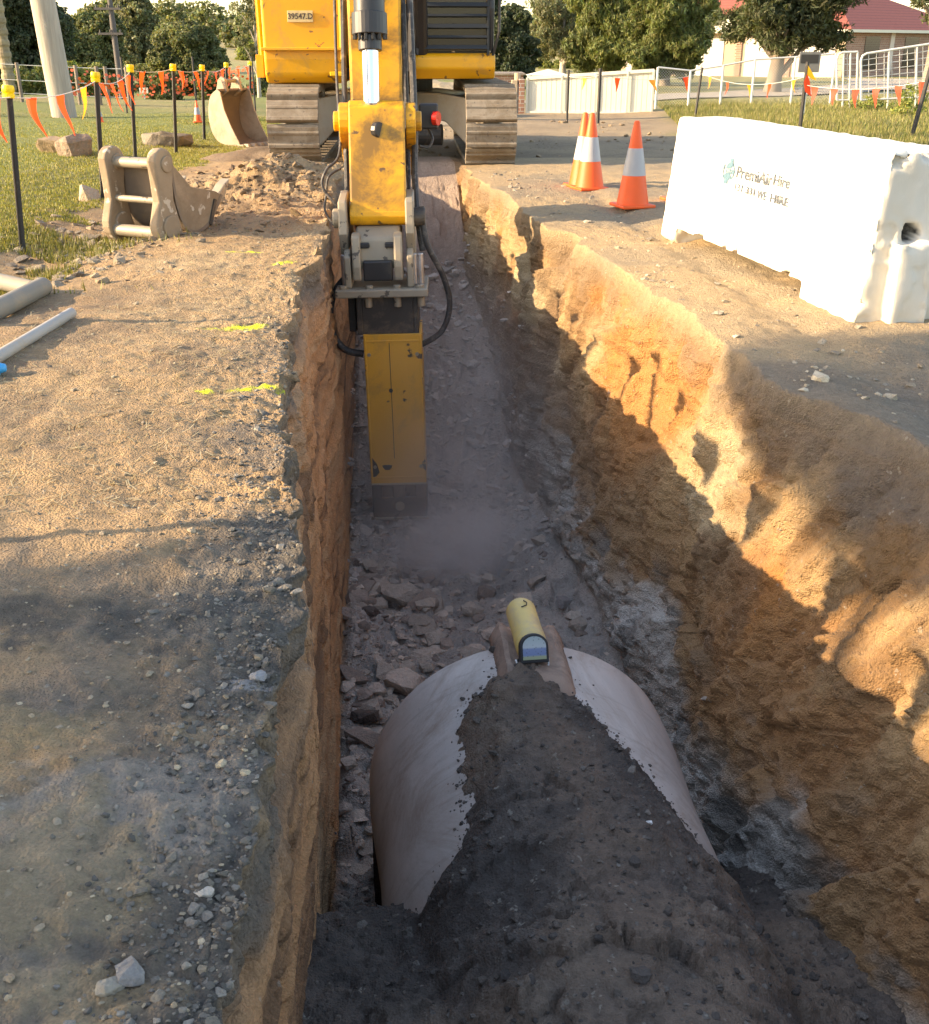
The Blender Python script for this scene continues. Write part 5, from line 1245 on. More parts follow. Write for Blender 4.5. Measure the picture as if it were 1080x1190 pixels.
for k, (x, Y, w, a, b, lab) in enumerate([(1065, 22, 50, 95, 150, 'tall sunlit weeds clump at the right edge beyond the barrier'), (1020, 25, 60, 112, 140, 'low weeds patch under the farm gate'), (655, 90, 70, 70, 92, 'dry yellow bush behind the white fence')]):
    tree('leafy_shrub', lab, x, Y, w, a, b, M_leaf['shrub'], 'bushes on the right', seed=60 + k, nb=7, per=800, leaf=.07 if Y < 40 else .16, trunk_r=.03, limbs=3, aspect=1.5)
# distant bush on the hill
r_ = np.random.default_rng(5); bl = []
for k in range(240):
    Y = r_.uniform(150, 300); X = r_.uniform(-1, 1) * Y * .6
    s = r_.uniform(1.6, 3.4); bl.append((X, Y, float(np.interp(X, gx, GZ[np.argmin(abs(gy - Y))])) + s * .8, s * 1.2, s, s))
V, Fc, Cc = leaves(bl, 26, .8, 77); tag(npmesh('distant_bushland', V, Fc, M_leaf['olive'], col=Cc), kind='stuff')
# trees outside the left edge, whose shade falls over the foreground
def shade_tree(x, y, z0, z1, w, seed, label, nb=16, per=900, leaf=.13, gap=.0):
    r = random.Random(seed); T = thing('shade_tree', label, 'tree', (x, y, wide_z(x, y)), 0, 'trees outside the left edge'); H = z1 - z0; bl = []
    for k in range(nb):
        v = (k + .5) / nb; a = k * 2.4; env = math.sin(math.pi * (.15 + .7 * v)) ** .6; rr = w / 2 * env * r.uniform(.3, .75); b = w * .19 * r.uniform(.8, 1.2)
        bl.append((rr * math.cos(a), rr * math.sin(a), z0 + H * (.1 + .8 * v), b, b, b * .8))
    bl.append((0, 0, (z0 + z1) / 2, w * .32, w * .32, H * .36))
    V, Fc, Cc = leaves(bl, per, leaf, seed, gap=gap); npmesh('crown', V, Fc, M_leaf['olive'], T, col=Cc)
    tb = MB(); tb.tube([(0, 0, -.2), (.1, 0, z0 * .6), (0, .1, z0 + H * .7)], [.24, .18, .05], 10)
    for b in bl[::3]: tb.tube([(.05, 0, z0 * .8), (b[0] * .5, b[1] * .5, (z0 + b[2]) / 2), b[:3]], [.09, .06, .02], 6)
    tb.build('trunk', M_bark, T, smooth=True); return T
T = thing('shade_tree', 'dense leafy tree left of and behind the photographer shading the foreground', 'tree', (-12.5, -1.5, wide_z(-12.5, -1.5)), 0, 'trees outside the left edge')
bl = [(0, -.75, 3.7, 1.6, 2.2, 1.5), (0, -1.4, 5.2, 1.8, 2.2, 1.8), (0, .9, 5.9, 1.6, 2.0, 1.25), (.2, 2.9, 5.75, 1.0, 1.7, .95), (0, .0, 7.2, 1.6, 2.0, 1.2), (0, -2.4, 3.4, 1.4, 1.6, 1.3), (.1, 3.6, 5.1, .6, .9, .35)
      , (0, .95, 3.4, 1.0, 1.2, 1.1), (0, 1.45, 3.8, .8, .9, .7)]
V, Fc, Cc = leaves(bl, 2400, .20, 81, gap=-.6)
V2, F2, C2 = leaves([(0, 3.2, 4.85, .5, .8, .30)], 420, .22, 85, gap=.15); F2 = F2 + len(V); V, Fc, Cc = np.concatenate([V, V2]), np.concatenate([Fc, F2]), np.concatenate([Cc, C2]); npmesh('crown', V, Fc, M_leaf['olive'], T, col=Cc)
tb = MB(); tb.tube([(0, 0, -.2), (.1, 0, 1.6), (0, .1, 6)], [.26, .2, .06], 10)
for b in bl: tb.tube([(.05, 0, 1.8), (b[0] * .5, b[1] * .5, (2.2 + b[2]) / 2), b[:3]], [.10, .07, .02], 6)
tb.build('trunk', M_bark, T, smooth=True)
shade_tree(-20.0, 7.2, 2.6, 5.6, 3.0, 82, 'small tree far outside the left edge shading the near lawn', per=500, gap=.1)
shade_tree(-26.0, 12.5, 3.2, 6.4, 2.6, 83, 'thin tree outside the left edge shading the middle lawn', per=380, gap=.12)
shade_tree(-30.0, 19.0, 3.6, 8.0, 3.0, 84, 'thin tree outside the left edge shading the far lawn', per=380, gap=.12)

# ================================================================ POLES
n = N('pole_timber'); p = n.coord(); g = n.noise(n.scale(p, (6, 6, .35)), 4, 8, .7)
M_pole = n.done(n.mix(n.ramp(g, [(.3, 0), (.7, 1)]), (.26, .225, .185), (.44, .39, .32)), .9, 0, n.bump(g, .5, .02))
q = at(73, 136); q = at(73, 136, wide_z(q.x, q.y))
PP = thing('power_pole', 'thick pale timber power pole leaning slightly left on the lawn', 'pole', (q.x, q.y + .1, wide_z(q.x, q.y)))
tp = atY(47, -14, q.y) - PP.location; d_ = tp.normalized()
MB().tube([d_ * k for k in (-.3, 1, 2, 3, 5, 7.5, 9)], [.235, .23, .225, .22, .205, .19, .17], 24).build('shaft', M_pole, PP, smooth=True)
MB().box(d_ * 8.3 + Vector((0, -.2, 0)), (2.2, .1, .12)).build('crossarm', M_pole, PP, bevel=.01)
for x in (-.9, -.3, .3, .9): MB().cyl(d_ * 8.3 + Vector((x, -.2, .06)), d_ * 8.3 + Vector((x, -.2, .24)), .05, .03, 10).build('insulator', simple('brown_insulator', (.10, .04, .02), .3), PP, smooth=True)
q = at(14, 112, -.9); zz = wide_z(q.x, 36); P0 = atY(13, 112, 36)
PT = thing('palm_trunk', 'slim ringed palm trunk in front of the dark corner tree', 'palm', (P0.x, 36, zz))
pf = []
for k in range(60): pf += [(.17 + (.03 if k % 2 else 0), k * .16), (.17 + (.03 if k % 2 else 0), k * .16 + .10)]
MB().lathe(pf, 14).build('trunk', simple('ringed_trunk', (.30, .24, .14), .9, 0, .3, (.10, .075, .05), .6, 3, .4), PT)
fb = MB()
for k in range(16):
    a = k * .3927; L = 2.6; c = []
    for j in range(7):
        u = j / 6; c.append(Vector((math.cos(a) * L * u, math.sin(a) * L * u, 9.6 + 1.0 * u - 2.4 * u * u)))
    for j in range(6):
        w = Vector((-math.sin(a), math.cos(a), 0)) * (.35 * math.sin(math.pi * (j + 1) / 7.2))
        fb.add([c[j] - w, c[j] + w, c[j + 1] + w * .8, c[j + 1] - w * .8], [(0, 1, 2, 3)])
fb.build('fronds', simple('palm_green', (.06, .09, .03), .5), PT)
P0 = atY(143, 121, 34); UP = thing('utility_pole', 'thin dark distant utility pole with two crossarms in front of the domed tree', 'pole', (P0.x, 34, wide_z(P0.x, 34)))
tp = atY(127, -5, 34) - UP.location; d_ = tp.normalized(); M_pd = simple('dark_pole', (.09, .08, .075), .85, 0, .3)
MB().tube([d_ * k for k in (-.3, 2, tp.length)], [.085, .08, .065], 12).build('shaft', M_pd, UP, smooth=True)
for zz, w in ((atY(128, 10, 34).z, .75), (atY(131, 39, 34).z, .7)): 
    c = d_ * ((zz - UP.location.z) / d_.z); MB().box(c + Vector((-.08, -.08, 0)), (w, .06, .06)).build('crossarm', M_pd, UP)
    for k in (-.3, 0, .3): MB().cyl(c + Vector((k * w * 1.4 - .08, -.08, .03)), c + Vector((k * w * 1.4 - .08, -.08, .11)), .022, n=8).build('insulator', M_blackp, UP)

# ================================================================ WALLS, FENCES, GATE
def gzz(x, y): return wide_z(x, y)
M_white = simple('cream_fence_paint', (.60, .57, .46), .7, 0, .06, (.55, .50, .38), .2, 1.5, .05)
def fence_run(t, x0, y0, x1, y1, h0, h1, nm_panel, pitch=.11):
    L = math.hypot(x1 - x0, y1 - y0); m = int(L / pitch); b = MB(); an = math.atan2(y1 - y0, x1 - x0)
    for k in range(m):
        u = (k + .5) / m; x, y = x0 + (x1 - x0) * u, y0 + (y1 - y0) * u; h = h0 + (h1 - h0) * u
        b.box((x, y, h / 2 + .02), (pitch * .86, .006, h - .06), Matrix.Rotation(an, 3, 'Z'))
        b.box((x, y + .005, h / 2 + .02), (pitch * 1.02, .006, h - .07), Matrix.Rotation(an, 3, 'Z'))
    b.build(nm_panel, M_white, t)
    r_b = MB()
    for a, off in ((0, .035), (1, 0)):
        pa = Vector((x0, y0 - .02, (h0 if a else 0) + off)); pb = Vector((x1, y1 - .02, (h1 if a else 0) + off)); d = pb - pa
        V = [pa + Vector(o) for o in ((0, -.03, -.035), (0, .04, -.035), (0, .04, .035), (0, -.03, .035))] + [pb + Vector(o) for o in ((0, -.03, -.035), (0, .04, -.035), (0, .04, .035), (0, -.03, .035))]
        MB().add(V, [(0, 1, 2, 3), (7, 6, 5, 4), (0, 4, 5, 1), (1, 5, 6, 2), (2, 6, 7, 3), (3, 7, 4, 0)]).build('rail', M_white, t)
A = at(612, 130, -.07); B = at(757, 131, -.07); B.y = A.y - .6; B = Vector((atY(757, 131, B.y).x, B.y, 0)); base = gzz(3, A.y)
WF = thing('white_gate', 'long cream white sliding gate of vertical slats in front of the conifers', 'gate', (A.x, A.y, base - .03))
fence_run(WF, 0, 0, B.x - A.x, B.y - A.y, atY(612, 89, A.y).z - base, atY(757, 80, B.y).z - base, 'slat_panel')
for u in (0.0, .28, .55, .80, 1.0): 
    h = (atY(612, 89, A.y).z - base) * (1 - u) + (atY(757, 80, B.y).z - base) * u
    MB().box(((B.x - A.x) * u, (B.y - A.y) * u - .05, h / 2), (.05, .03, h + .03)).build('post', M_white, WF, bevel=.006)
M_wallp = simple('pale_pink_masonry', (.58, .50, .42), .9, 0, .12, (.42, .33, .26), .3, 2, .3)
n = N('brick'); p = n.coord('Object'); bt_ = n.new('ShaderNodeTexBrick'); mp = n.new('ShaderNodeVectorMath', operation='ADD'); sx_ = n.new('ShaderNodeSeparateXYZ'); n.l.new(p, sx_.inputs[0]); cb = n.new('ShaderNodeCombineXYZ')
n.l.new(n.math('ADD', sx_.outputs[0], sx_.outputs[1]), cb.inputs[0]); n.l.new(sx_.outputs[2], cb.inputs[1]); n.l.new(cb.outputs[0], bt_.inputs['Vector'])
bt_.inputs['Color1'].default_value = (.24, .115, .075, 1); bt_.inputs['Color2'].default_value = (.32, .17, .11, 1); bt_.inputs['Mortar'].default_value = (.40, .35, .29, 1); bt_.inputs['Scale'].default_value = 1.0
bt_.inputs['Brick Width'].default_value = .24; bt_.inputs['Row Height'].default_value = .085; bt_.inputs['Mortar Size'].default_value = .008
M_brick = n.done(bt_.outputs[0], .9)
M_bricky = simple('cream_brick', (.42, .32, .21), .9, 0, .15, (.45, .33, .22), .35, 3, .3)
q0 = at(596, 128, -.07); LW = thing('low_wall', 'low pale block wall with piers left of the cream white gate', 'wall', (q0.x, A.y + .05, base - .05))
wl_ = A.x - q0.x - .12; hh = atY(600, 92, A.y).z - base
MB().box((wl_ / 2, 0, hh * .46), (wl_, .14, hh * .92)).build('masonry', M_wallp, LW, bevel=.01)
MB().box((wl_ / 2, -.02, hh * .5), (wl_ * .9, .16, .05)).build('ledge', M_white, LW, bevel=.006)
for x, s in ((.0, 1.05), (wl_, 1.08)): MB().box((x, -.03, hh * s / 2), (.13, .22, hh * s)).build('pier', M_bricky if x < .1 else M_brick, LW, bevel=.01)
MB().cyl((wl_ * .45, .15, hh * .9), (wl_ * .45, .15, hh * 1.25), .07, n=12).build('meter_box', M_bricky, LW)
KI = atY(637, 95, 40); kz = gzz(KI.x, 40); ki = thing('garden_shelter', 'small white shelter with a pitched roof behind the gate', 'shelter', (KI.x, 40, kz))
zb, zt = atY(637, 87, 40).z - kz, atY(637, 80, 40).z - kz
MB().add([(-.75, -.6, zb), (.75, -.6, zb), (.75, .6, zb), (-.75, .6, zb), (0, 0, zt)], [(0, 1, 4), (1, 2, 4), (2, 3, 4), (3, 0, 4), (3, 2, 1, 0)]).build('roof', M_white, ki)
for sx in (-.65, .65):
    for sy in (-.5, .5): MB().cyl((sx, sy, 0), (sx, sy, zb), .04, n=8).build('post', M_white, ki)
# wire fence with galvanised posts
M_galv = simple('galvanised_pipe', (.55, .54, .50), .5, .3, .1)
n = N('chain_wire'); p = n.coord('Object'); sx_ = n.new('ShaderNodeSeparateXYZ'); n.l.new(p, sx_.inputs[0]); sc = 16.0
def stripes(o):
    f = n.math('FRACT', n.math('MULTIPLY', o, sc)); return n.math('LESS_THAN', f, .10)
u_ = n.math('ADD', sx_.outputs[0], sx_.outputs[2]); v_ = n.math('SUBTRACT', sx_.outputs[0], sx_.outputs[2])
n.l.new(n.math('MAXIMUM', stripes(u_), stripes(v_)), n.b.inputs['Alpha']); n.b.inputs['Base Color'].default_value = (.5, .49, .45, 1); n.b.inputs['Roughness'].default_value = .5; M_wire = n.m
fpx = [(765, 78, 128), (803, 82, 127), (841, 76, 125), (878, 69, 124), (925, 66, 122), (972, 62, 121)]
WFe = thing('wire_fence', 'galvanised chain wire fence with sloping top rail between cream gate and farm gate', 'fence', (0, 27, gzz(6, 27)))
prev = None
for x, a, b_ in fpx:
    tpv, bv = atY(x, a, 27) - WFe.location, atY(x, b_, 27) - WFe.location; bv.x = tpv.x; bv.z = -.1
    MB().cyl(bv, tpv, .028, n=10).build('post', M_galv, WFe, smooth=True)
    if prev:
        MB().cyl(prev[0], tpv, .02, n=8).build('rail', M_galv, WFe, smooth=True)
        MB().add([prev[1] + Vector((0, .03, 0)), bv + Vector((0, .03, 0)), tpv + Vector((0, .03, 0)), prev[0] + Vector((0, .03, 0))], [(0, 1, 2, 3)]).build('wire_mesh', M_wire, WFe)
    prev = (tpv, bv)
def farm_gate(name, label, xl_, ytl, ybl, xr_, ytr, ybr, Y):
    g0 = gzz(atY(xl_, 80, Y).x, Y); O = Vector((atY(xl_, 80, Y).x, Y, g0)); t = thing(name, label, 'gate', O)
    a, b, c, d = (atY(xl_, ytl, Y) - O, atY(xr_, ytr, Y) - O, atY(xr_, ybr, Y) - O, atY(xl_, ybl, Y) - O); r_ = .12
    top = [d, a + (d - a).normalized() * r_, a + (d - a).normalized() * r_ * .3 + (b - a).normalized() * r_ * .3, a + (b - a).normalized() * r_, b]
    MB().tube(top, .026, 10).build('frame', M_galv, t, smooth=True); MB().tube([b, c, d], .024, 10).build('lower_frame', M_galv, t, smooth=True)
    for u in (.33, .66, 1.0): MB().cyl(a.lerp(b, u), d.lerp(c, u) - Vector((0, 0, .25)), .022, n=8).build('upright', M_galv, t)
    w = MB()
    for k in range(1, 8): w.cyl(a.lerp(d, k / 8), b.lerp(c, k / 8), .007, n=5)
    m = int((b - a).length / .16)
    for k in range(1, m): w.cyl(a.lerp(b, k / m), d.lerp(c, k / m), .007, n=5)
    w.build('weld_mesh', M_galv, t); return t
farm_gate('farm_gate', 'galvanised farm gate with rounded corner and square mesh at the right edge', 1001, 63, 116, 1100, 48, 112, 25.5)
farm_gate('side_gate', 'smaller mesh panel with rounded end left of the farm gate', 973, 61, 116, 997, 60, 116, 25.9)
P0 = atY(933, 140, 22); SG = thing('notice_board', 'dark grey notice board on a pale post above the wire fence', 'sign', (P0.x, 22, gzz(P0.x, 22)))
ZA_, ZB_ = atY(933, 60, 22).z - SG.location.z, atY(933, 84, 22).z - SG.location.z
MB().cyl((0, .03, -.1), (0, .03, ZA_ - .05), .025, n=10).build('post', M_galv, SG)
MB().box((0, 0, (ZA_ + ZB_) / 2), (.40, .025, ZA_ - ZB_)).build('board', simple('grey_board', (.16, .155, .14), .6), SG, bevel=.006)
MB().box((-.005, -.016, (ZA_ * .66 + ZB_ * .34)), (.33, .006, (ZA_ - ZB_) * .42)).build('dark_panel', simple('dark_panel', (.03, .026, .022), .5), SG)
WS = atY(167, 105, 40); ws = thing('small_sign', 'tiny white sign far off under the domed tree', 'sign', (WS.x, 40, gzz(WS.x, 40)))
MB().box((0, 0, WS.z - ws.location.z), (.30, .03, .18)).build('board', M_white, ws); MB().cyl((0, .03, -.1), (0, .03, WS.z - ws.location.z), .02, n=8).build('post', M_galv, ws)
# left boundary wire fence
LF = thing('post_fence', 'old timber post and wire fence behind the power pole', 'fence', (-9, 27, gzz(-9, 27)))
prev = None
for x in (-6, 25, 58, 92, 116, 126, 150):
    tpv = atY(x, 112, 27) - LF.location; bv = Vector((tpv.x, 0, gzz(LF.location.x + tpv.x, 27) - LF.location.z - .1)); tpv.z = bv.z + .95; tpv.y = 0
    MB().cyl(bv, tpv, .045, n=8).build('timber_post', M_bark, LF)
    if prev:
        for k in (.95, .6, .3): MB().cyl(prev[1].lerp(prev[0], k), bv.lerp(tpv, k), .008, n=5).build('wire', M_galv, LF)
    prev = (tpv, bv)
RS = at(112, 103, -1.4)
# ================================================================ HOUSE
HY = 60; cz = -.3
C0 = atY(979, 88, HY); eave = atY(981, 35, HY).z - cz; HO = thing('brick_house', 'single storey house with red tiled roof, cream garage front and brick side behind the pine', 'house', (C0.x, HY, cz))
M_tile = None
n = N('red_tiles'); p = n.coord('Object'); sx_ = n.new('ShaderNodeSeparateXYZ'); n.l.new(p, sx_.inputs[0])
fz = n.math('FRACT', n.math('MULTIPLY', sx_.outputs[2], 7.0)); fx2 = n.math('FRACT', n.math('MULTIPLY', n.math('ADD', sx_.outputs[0], sx_.outputs[1]), 3.2))
tc = n.mix(n.noise(p, 6, 5, .7), (.20, .05, .035), (.34, .10, .07)); tc = n.mix(n.math('MULTIPLY', n.math('LESS_THAN', fz, .16), .6), tc, (.08, .025, .02))
M_tile = n.done(tc, .75, 0, n.bump(n.math('ADD', fz, n.math('MULTIPLY', fx2, .4)), .6, .05))
M_garage = simple('garage_door_white', (.55, .52, .46), .6, 0, .06)
# left wing direction and right wing direction in plan (corner nearest the viewer at the origin)
dl_, dr_ = Vector((-.86, .52, 0)), Vector((.80, .60, 0)); LL, LR = 13.5, 11.0
def wallbox(a, d, l, z0, z1, th, name, mat, off=0.0, bev=.0):
    nrm_ = Vector((d.y, -d.x, 0)); nrm_ = nrm_ if nrm_.y < 0 else -nrm_
    p0 = a + nrm_ * off; p1 = p0 + d * l; q0_, q1_ = p0 - nrm_ * th, p1 - nrm_ * th; V = []
    for z in (z0, z1):
        for q in (p0, p1, q1_, q0_): V.append((q.x, q.y, z))
    return MB().add(V, [(3, 2, 1, 0), (4, 5, 6, 7), (0, 1, 5, 4), (1, 2, 6, 5), (2, 3, 7, 6), (3, 0, 4, 7)]).build(name, mat, HO, bevel=bev)
Zr = Vector((0, 0, 0))
wallbox(Zr, dl_, LL, -.3, eave, .25, 'garage_wall', M_bricky); wallbox(Zr, dr_, LR, -.3, eave, .25, 'brick_wall', M_brick)
wallbox(dr_ * LR, dl_, LL, -.3, eave, .25, 'rear_wall', M_brick, -.3)
for k, (s, w) in enumerate(((.5, 2.1), (3.1, 2.1), (6.4, 2.0))): wallbox(dl_ * s, dl_, w, .0, eave * .86, .06, 'garage_door', M_garage, .04, .01)
for s in (.02, 2.72, 5.4, 8.7): wallbox(dl_ * s, dl_, .36, -.2, eave, .1, 'pier', M_brick if s > 1 else M_bricky, .07, .01)
wallbox(dl_ * 9.4, dl_, 2.6, .2, eave * .75, .06, 'rendered_panel', M_wallp, .05)
for s in (1.6, 5.2): wallbox(dr_ * s, dr_, 1.3, .55, eave * .88, .06, 'window', M_glass, .03)
for s in (3.8, 8.4): wallbox(dr_ * s, dr_, .35, -.2, eave, .08, 'pier', M_wallp, .06)
# hipped roof
ov = .5; c0 = Zr - dl_ * ov - dr_ * ov; c1 = dl_ * (LL + ov) - dr_ * ov; c2 = dl_ * (LL + ov) + dr_ * (LR + ov); c3 = dr_ * (LR + ov) - dl_ * ov
ri = 5.2; rz_ = 2.7; r0 = dl_ * (ri - ov) + dr_ * (LR / 2); r1 = dl_ * (LL - ri + ov) + dr_ * (LR / 2)
V = [tuple(c + Vector((0, 0, eave + .02))) for c in (c0, c1, c2, c3)] + [tuple(r + Vector((0, 0, eave + rz_))) for r in (r0, r1)]
MB().add(V, [(0, 1, 5, 4), (1, 2, 5), (2, 3, 4, 5), (3, 0, 4), (3, 2, 1, 0)]).build('roof', M_tile, HO)
def gutter(a, b):
    d = (b - a); V = []
    for q in (a, b):
        for o in ((0, -.05, -.10), (0, .05, -.10), (0, .05, .04), (0, -.05, .04)): V.append(tuple(q + Vector((0, 0, eave)) + Vector(o)))
    MB().add(V, [(0, 1, 2, 3), (7, 6, 5, 4), (0, 4, 5, 1), (1, 5, 6, 2), (2, 6, 7, 3), (3, 7, 4, 0)]).build('gutter', M_white, HO)
gutter(c0, c1); gutter(c0, c3)
# front gable over the garages
g0 = dl_ * 1.0 - dr_ * .55; g1 = dl_ * 7.6 - dr_ * .55; gm_ = dl_ * 4.3 - dr_ * .55; gb_ = dl_ * 4.3 + dr_ * 5
V = [tuple(q + Vector((0, 0, z))) for q, z in ((g0, eave + .05), (g1, eave + .05), (gm_, eave + 1.5), (gb_, eave + 1.5), (g0 + dr_ * 3, eave + .05), (g1 + dr_ * 3, eave + .05))]
MB().add(V, [(0, 2, 3, 4), (1, 5, 3, 2)]).build('gable_roof', M_tile, HO)
V = [tuple(q + dr_ * .05 + Vector((0, 0, z))) for q, z in ((g0, eave + .04), (g1, eave + .04), (gm_, eave + 1.46))]
MB().add(V, [(0, 1, 2)]).build('gable_face', M_white, HO)
# neighbouring brick building behind the cab
NB = atY(590, 95, 44); nb_ = thing('brick_shed', 'dark red brick shed partly hidden behind the right track of the excavator', 'shed', (NB.x, 44, gzz(NB.x, 44)))
hb = atY(590, 87, 44).z - nb_.location.z
MB().box((0, 1.5, hb / 2), (1.2, 3, hb)).build('wall', M_brick, nb_); MB().box((0, 1.5, hb + .03), (1.35, 3.2, .06)).build('roof', M_bark, nb_)
# spoil behind the machine
b_ = 0
def mound(name, label, x, y, rx, ry, h, col, seed):
    gx_, gy_ = np.meshgrid(np.linspace(-1.15, 1.15, 90), np.linspace(-1.15, 1.15, 70)); rr = np.hypot(gx_, gy_)
    zz = h * np.clip(1 - rr ** 1.5, -.1, 1) + .18 * h * fbm(gx_, gy_, f=2.4, o=5, seed=seed) * (rr < 1.1) - .04
    cc_ = np.broadcast_to(np.array(col, np.float32), gx_.shape + (3,)) * (1 + .25 * fbm(gx_, gy_, f=4, o=3, seed=seed + 1))[..., None]
    V = np.stack([gx_ * rx, gy_ * ry, zz], -1).reshape(-1, 3); o = npmesh(name, V, gridfaces(*gx_.shape), M_soil, smooth=True, col=np.clip(cc_, .02, .9).reshape(-1, 3)); o.location = (x, y, wide_z(x, y)); return tag(o, label, 'spoil heap')
mound('spoil_heap', 'pale cream spoil heap visible under the excavator between its tracks', -.9, 24.5, 2.0, 1.4, .80, (.40, .32, .21), 611)
mound('spoil_heap', 'low brown spoil heap in front of the big upright bucket', -2.65, 14.6, .9, .7, .18, (.20, .145, .095), 613)
# road beyond the machine
V = []; xs = np.linspace(-3.4, .4, 20); yy = np.linspace(21, 70, 60)
RX, RY = np.meshgrid(xs, yy); RX = RX - .045 * (RY - 19); RZ = gbase(RX, RY) + .004
rc = np.broadcast_to(np.array((.27, .215, .145), np.float32), RX.shape + (3,)) * (1 + .15 * fbm(RX, RY, f=.8, o=4, seed=621))[..., None]
tag(npmesh('road', np.stack([RX, RY, RZ], -1).reshape(-1, 3), gridfaces(*RX.shape), M_soil, smooth=True, col=rc.reshape(-1, 3)), kind='structure')
# concrete drive far left and at the house
def strip(name, pts, w, col, n_=24):
    V, out = [], spline([(a, b, 0) for a, b in pts], 10); 
    for k, p in enumerate(out):
        t = (out[min(k + 1, len(out) - 1)] - out[max(k - 1, 0)]).normalized(); s = Vector((-t.y, t.x, 0)) * w / 2
        for q in (p - s, p + s): V.append((q.x, q.y, wide_z(q.x, q.y) + .03))
    m = len(out); Fc = np.array([(2 * k, 2 * k + 1, 2 * k + 3, 2 * k + 2) for k in range(m - 1)])
    return tag(npmesh(name, np.array(V), Fc, M_soil, smooth=True, col=np.tile(np.array(col, np.float32), (len(V), 1))), kind='structure')
strip('driveway', [(1.5, 31), (6, 33), (11, 37), (17, 46), (20, 56)], 3.4, (.36, .31, .25))
strip('side_road', [(-30, 50), (-20, 47), (-13, 44), (-6, 46)], 4.5, (.30, .275, .24))

# ================================================================ GRASS
def blades(name, P, hmin, hmax, w, cols, mat, seed, lean=.5):
    r = np.random.default_rng(seed); m = len(P); P = np.asarray(P, np.float32)
    a = r.uniform(0, 6.28, m); h = r.uniform(hmin, hmax, m); d = np.stack([np.cos(a), np.sin(a), 0 * a], 1); s = np.stack([-np.sin(a), np.cos(a), 0 * a], 1) * (w * r.uniform(.6, 1.3, m))[:, None]
    tip = P + d * (h * lean * r.uniform(.2, 1.2, m))[:, None] + np.stack([0 * h, 0 * h, h], 1)
    V = np.stack([P - s, P + s, tip], 1).reshape(-1, 3); k = r.integers(0, len(cols), m); c = np.array(cols, np.float32)[k] * r.uniform(.7, 1.3, m)[:, None]
    return tag(npmesh(name, V, np.arange(3 * m).reshape(-1, 3), mat, col=np.repeat(c, 3, 0)), kind='stuff')
M_grass = leafmat('grass_blades', (1, 1, 1), .3)
r = np.random.default_rng(9)
m = 130000; Y = 6.8 + 17 * r.uniform(size=m) ** 1.7; X = -3.1 - r.exponential(2.2, m) - .0 * Y
n2_ = fbm(X, Y, f=3.5, o=3, seed=205); ok = (X < -3.35 - .25 * n2_ + .03 * (Y - 8)) & (X > -.62 * Y - 1.5) & ~((Y < 7.3) & (X > -3.6)) 
X, Y = X[ok], Y[ok]; near = (X > -4.75) & (Y < 14.5)
Z = np.where(near, gbase(X, Y) + gfine(X, Y), gbase(X, Y) - .012)
blades('lawn_grass', np.stack([X, Y, Z], 1), .010, .032, .005, [(.20, .205, .03), (.26, .25, .05), (.14, .16, .03), (.34, .29, .10)], M_grass, 3)
m = 70000; Y = 14.5 + 15 * r.uniform(size=m) ** 1.3; X = 3.2 + .11 * (Y - 14) + r.exponential(3.5, m)
ok = X < Y * .55 + 1; X, Y = X[ok], Y[ok]
blades('verge_grass', np.stack([X, Y, gbase(X, Y) - .012], 1), .03, .13, .007, [(.18, .18, .045), (.22, .20, .06), (.13, .155, .035), (.30, .25, .11)], M_grass, 4)
m = 9000; X = r.normal(-3.0, .35, m); Y = r.uniform(6.3, 9.5, m); k = fbm(X, Y, f=2.2, o=3, seed=91) > .25; X, Y = X[k], Y[k]
blades('weed_tufts', np.stack([X, Y, gbase(X, Y) + gfine(X, Y)], 1), .02, .07, .005, [(.16, .16, .04), (.22, .19, .06), (.12, .13, .03)], M_grass, 5)
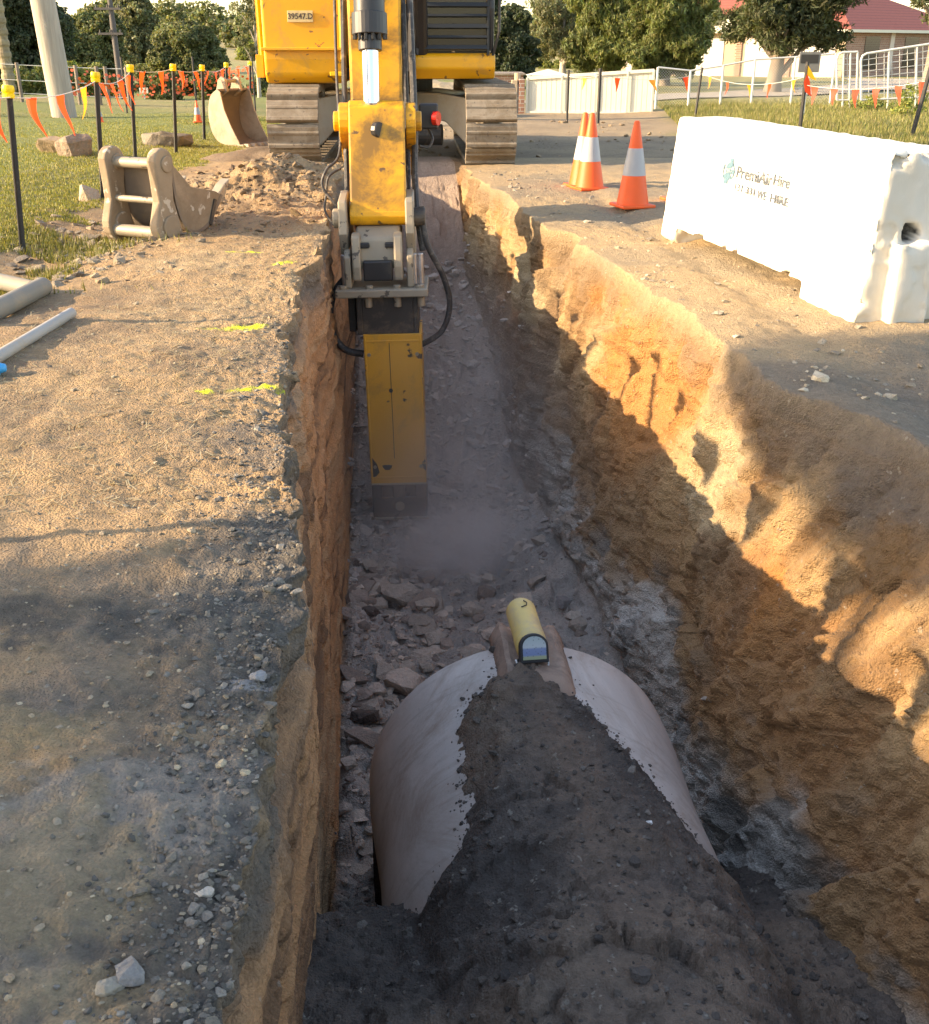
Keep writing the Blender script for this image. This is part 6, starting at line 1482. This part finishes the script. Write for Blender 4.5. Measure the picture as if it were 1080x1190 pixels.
# dry straw litter over the bare bank
m = 5000; Y = r.uniform(3.0, 9, m); X = -.7 - .05 * Y - r.exponential(.9, m); ok = X > -4; X, Y = X[ok], Y[ok]; m = len(X)
a = r.uniform(0, 3.14, m); L = r.uniform(.010, .035, m); z = gbase(X, Y) + gfine(X, Y) + .004
d = np.stack([np.cos(a) * L, np.sin(a) * L, r.uniform(-.1, .25, m) * L], 1); s = np.stack([-np.sin(a), np.cos(a), 0 * a], 1) * .0016; P = np.stack([X, Y, z], 1)
V = np.stack([P - d - s, P + d - s, P + d + s, P - d + s], 1).reshape(-1, 3); c = np.array([(.42, .33, .17), (.5, .42, .26), (.26, .19, .1)], np.float32)[r.integers(0, 3, m)]
tag(npmesh('straw_litter', V, np.arange(4 * m).reshape(-1, 4), M_grass, col=np.repeat(c, 4, 0)), kind='stuff')

# ================================================================ DUST
def dust(name, c, rad, dens, sc, seed):
    n = N(name); n.n.remove(n.b); v = n.new('ShaderNodeVolumePrincipled'); n.l.new(v.outputs[0], n.out.inputs['Volume'])
    v.inputs['Color'].default_value = (1.0, .96, .94, 1); v.inputs['Anisotropy'].default_value = .2
    p = n.coord('Object'); ln = n.new('ShaderNodeVectorMath', operation='LENGTH'); n.l.new(p, ln.inputs[0])
    fall = n.math('POWER', n.math('MAXIMUM', n.math('SUBTRACT', 1.0, ln.outputs['Value']), 0.0), 1.5)
    nz = n.ramp(n.noise(p, sc, 4, .6, .4), [(.30, 0), (.70, 1)])
    n.l.new(n.math('MULTIPLY', n.math('MULTIPLY', fall, nz), dens), v.inputs['Density'])
    bm = bmesh.new(); bmesh.ops.create_icosphere(bm, subdivisions=4, radius=1.0); me = bpy.data.meshes.new(name); bm.to_mesh(me); bm.free(); me.materials.append(n.m)
    o = bpy.data.objects.new(name, me); COL.objects.link(o); o.location = c; o.scale = rad; return tag(o, kind='stuff')
dust('dust_cloud', (.02, 7.4, -2.28), (.80, .6, .52), 15.0, 1.6, 1)
dust('dust_veil', (-.05, 8.3, -1.6), (1.2, 3.8, 1.4), .6, 1.4, 2)
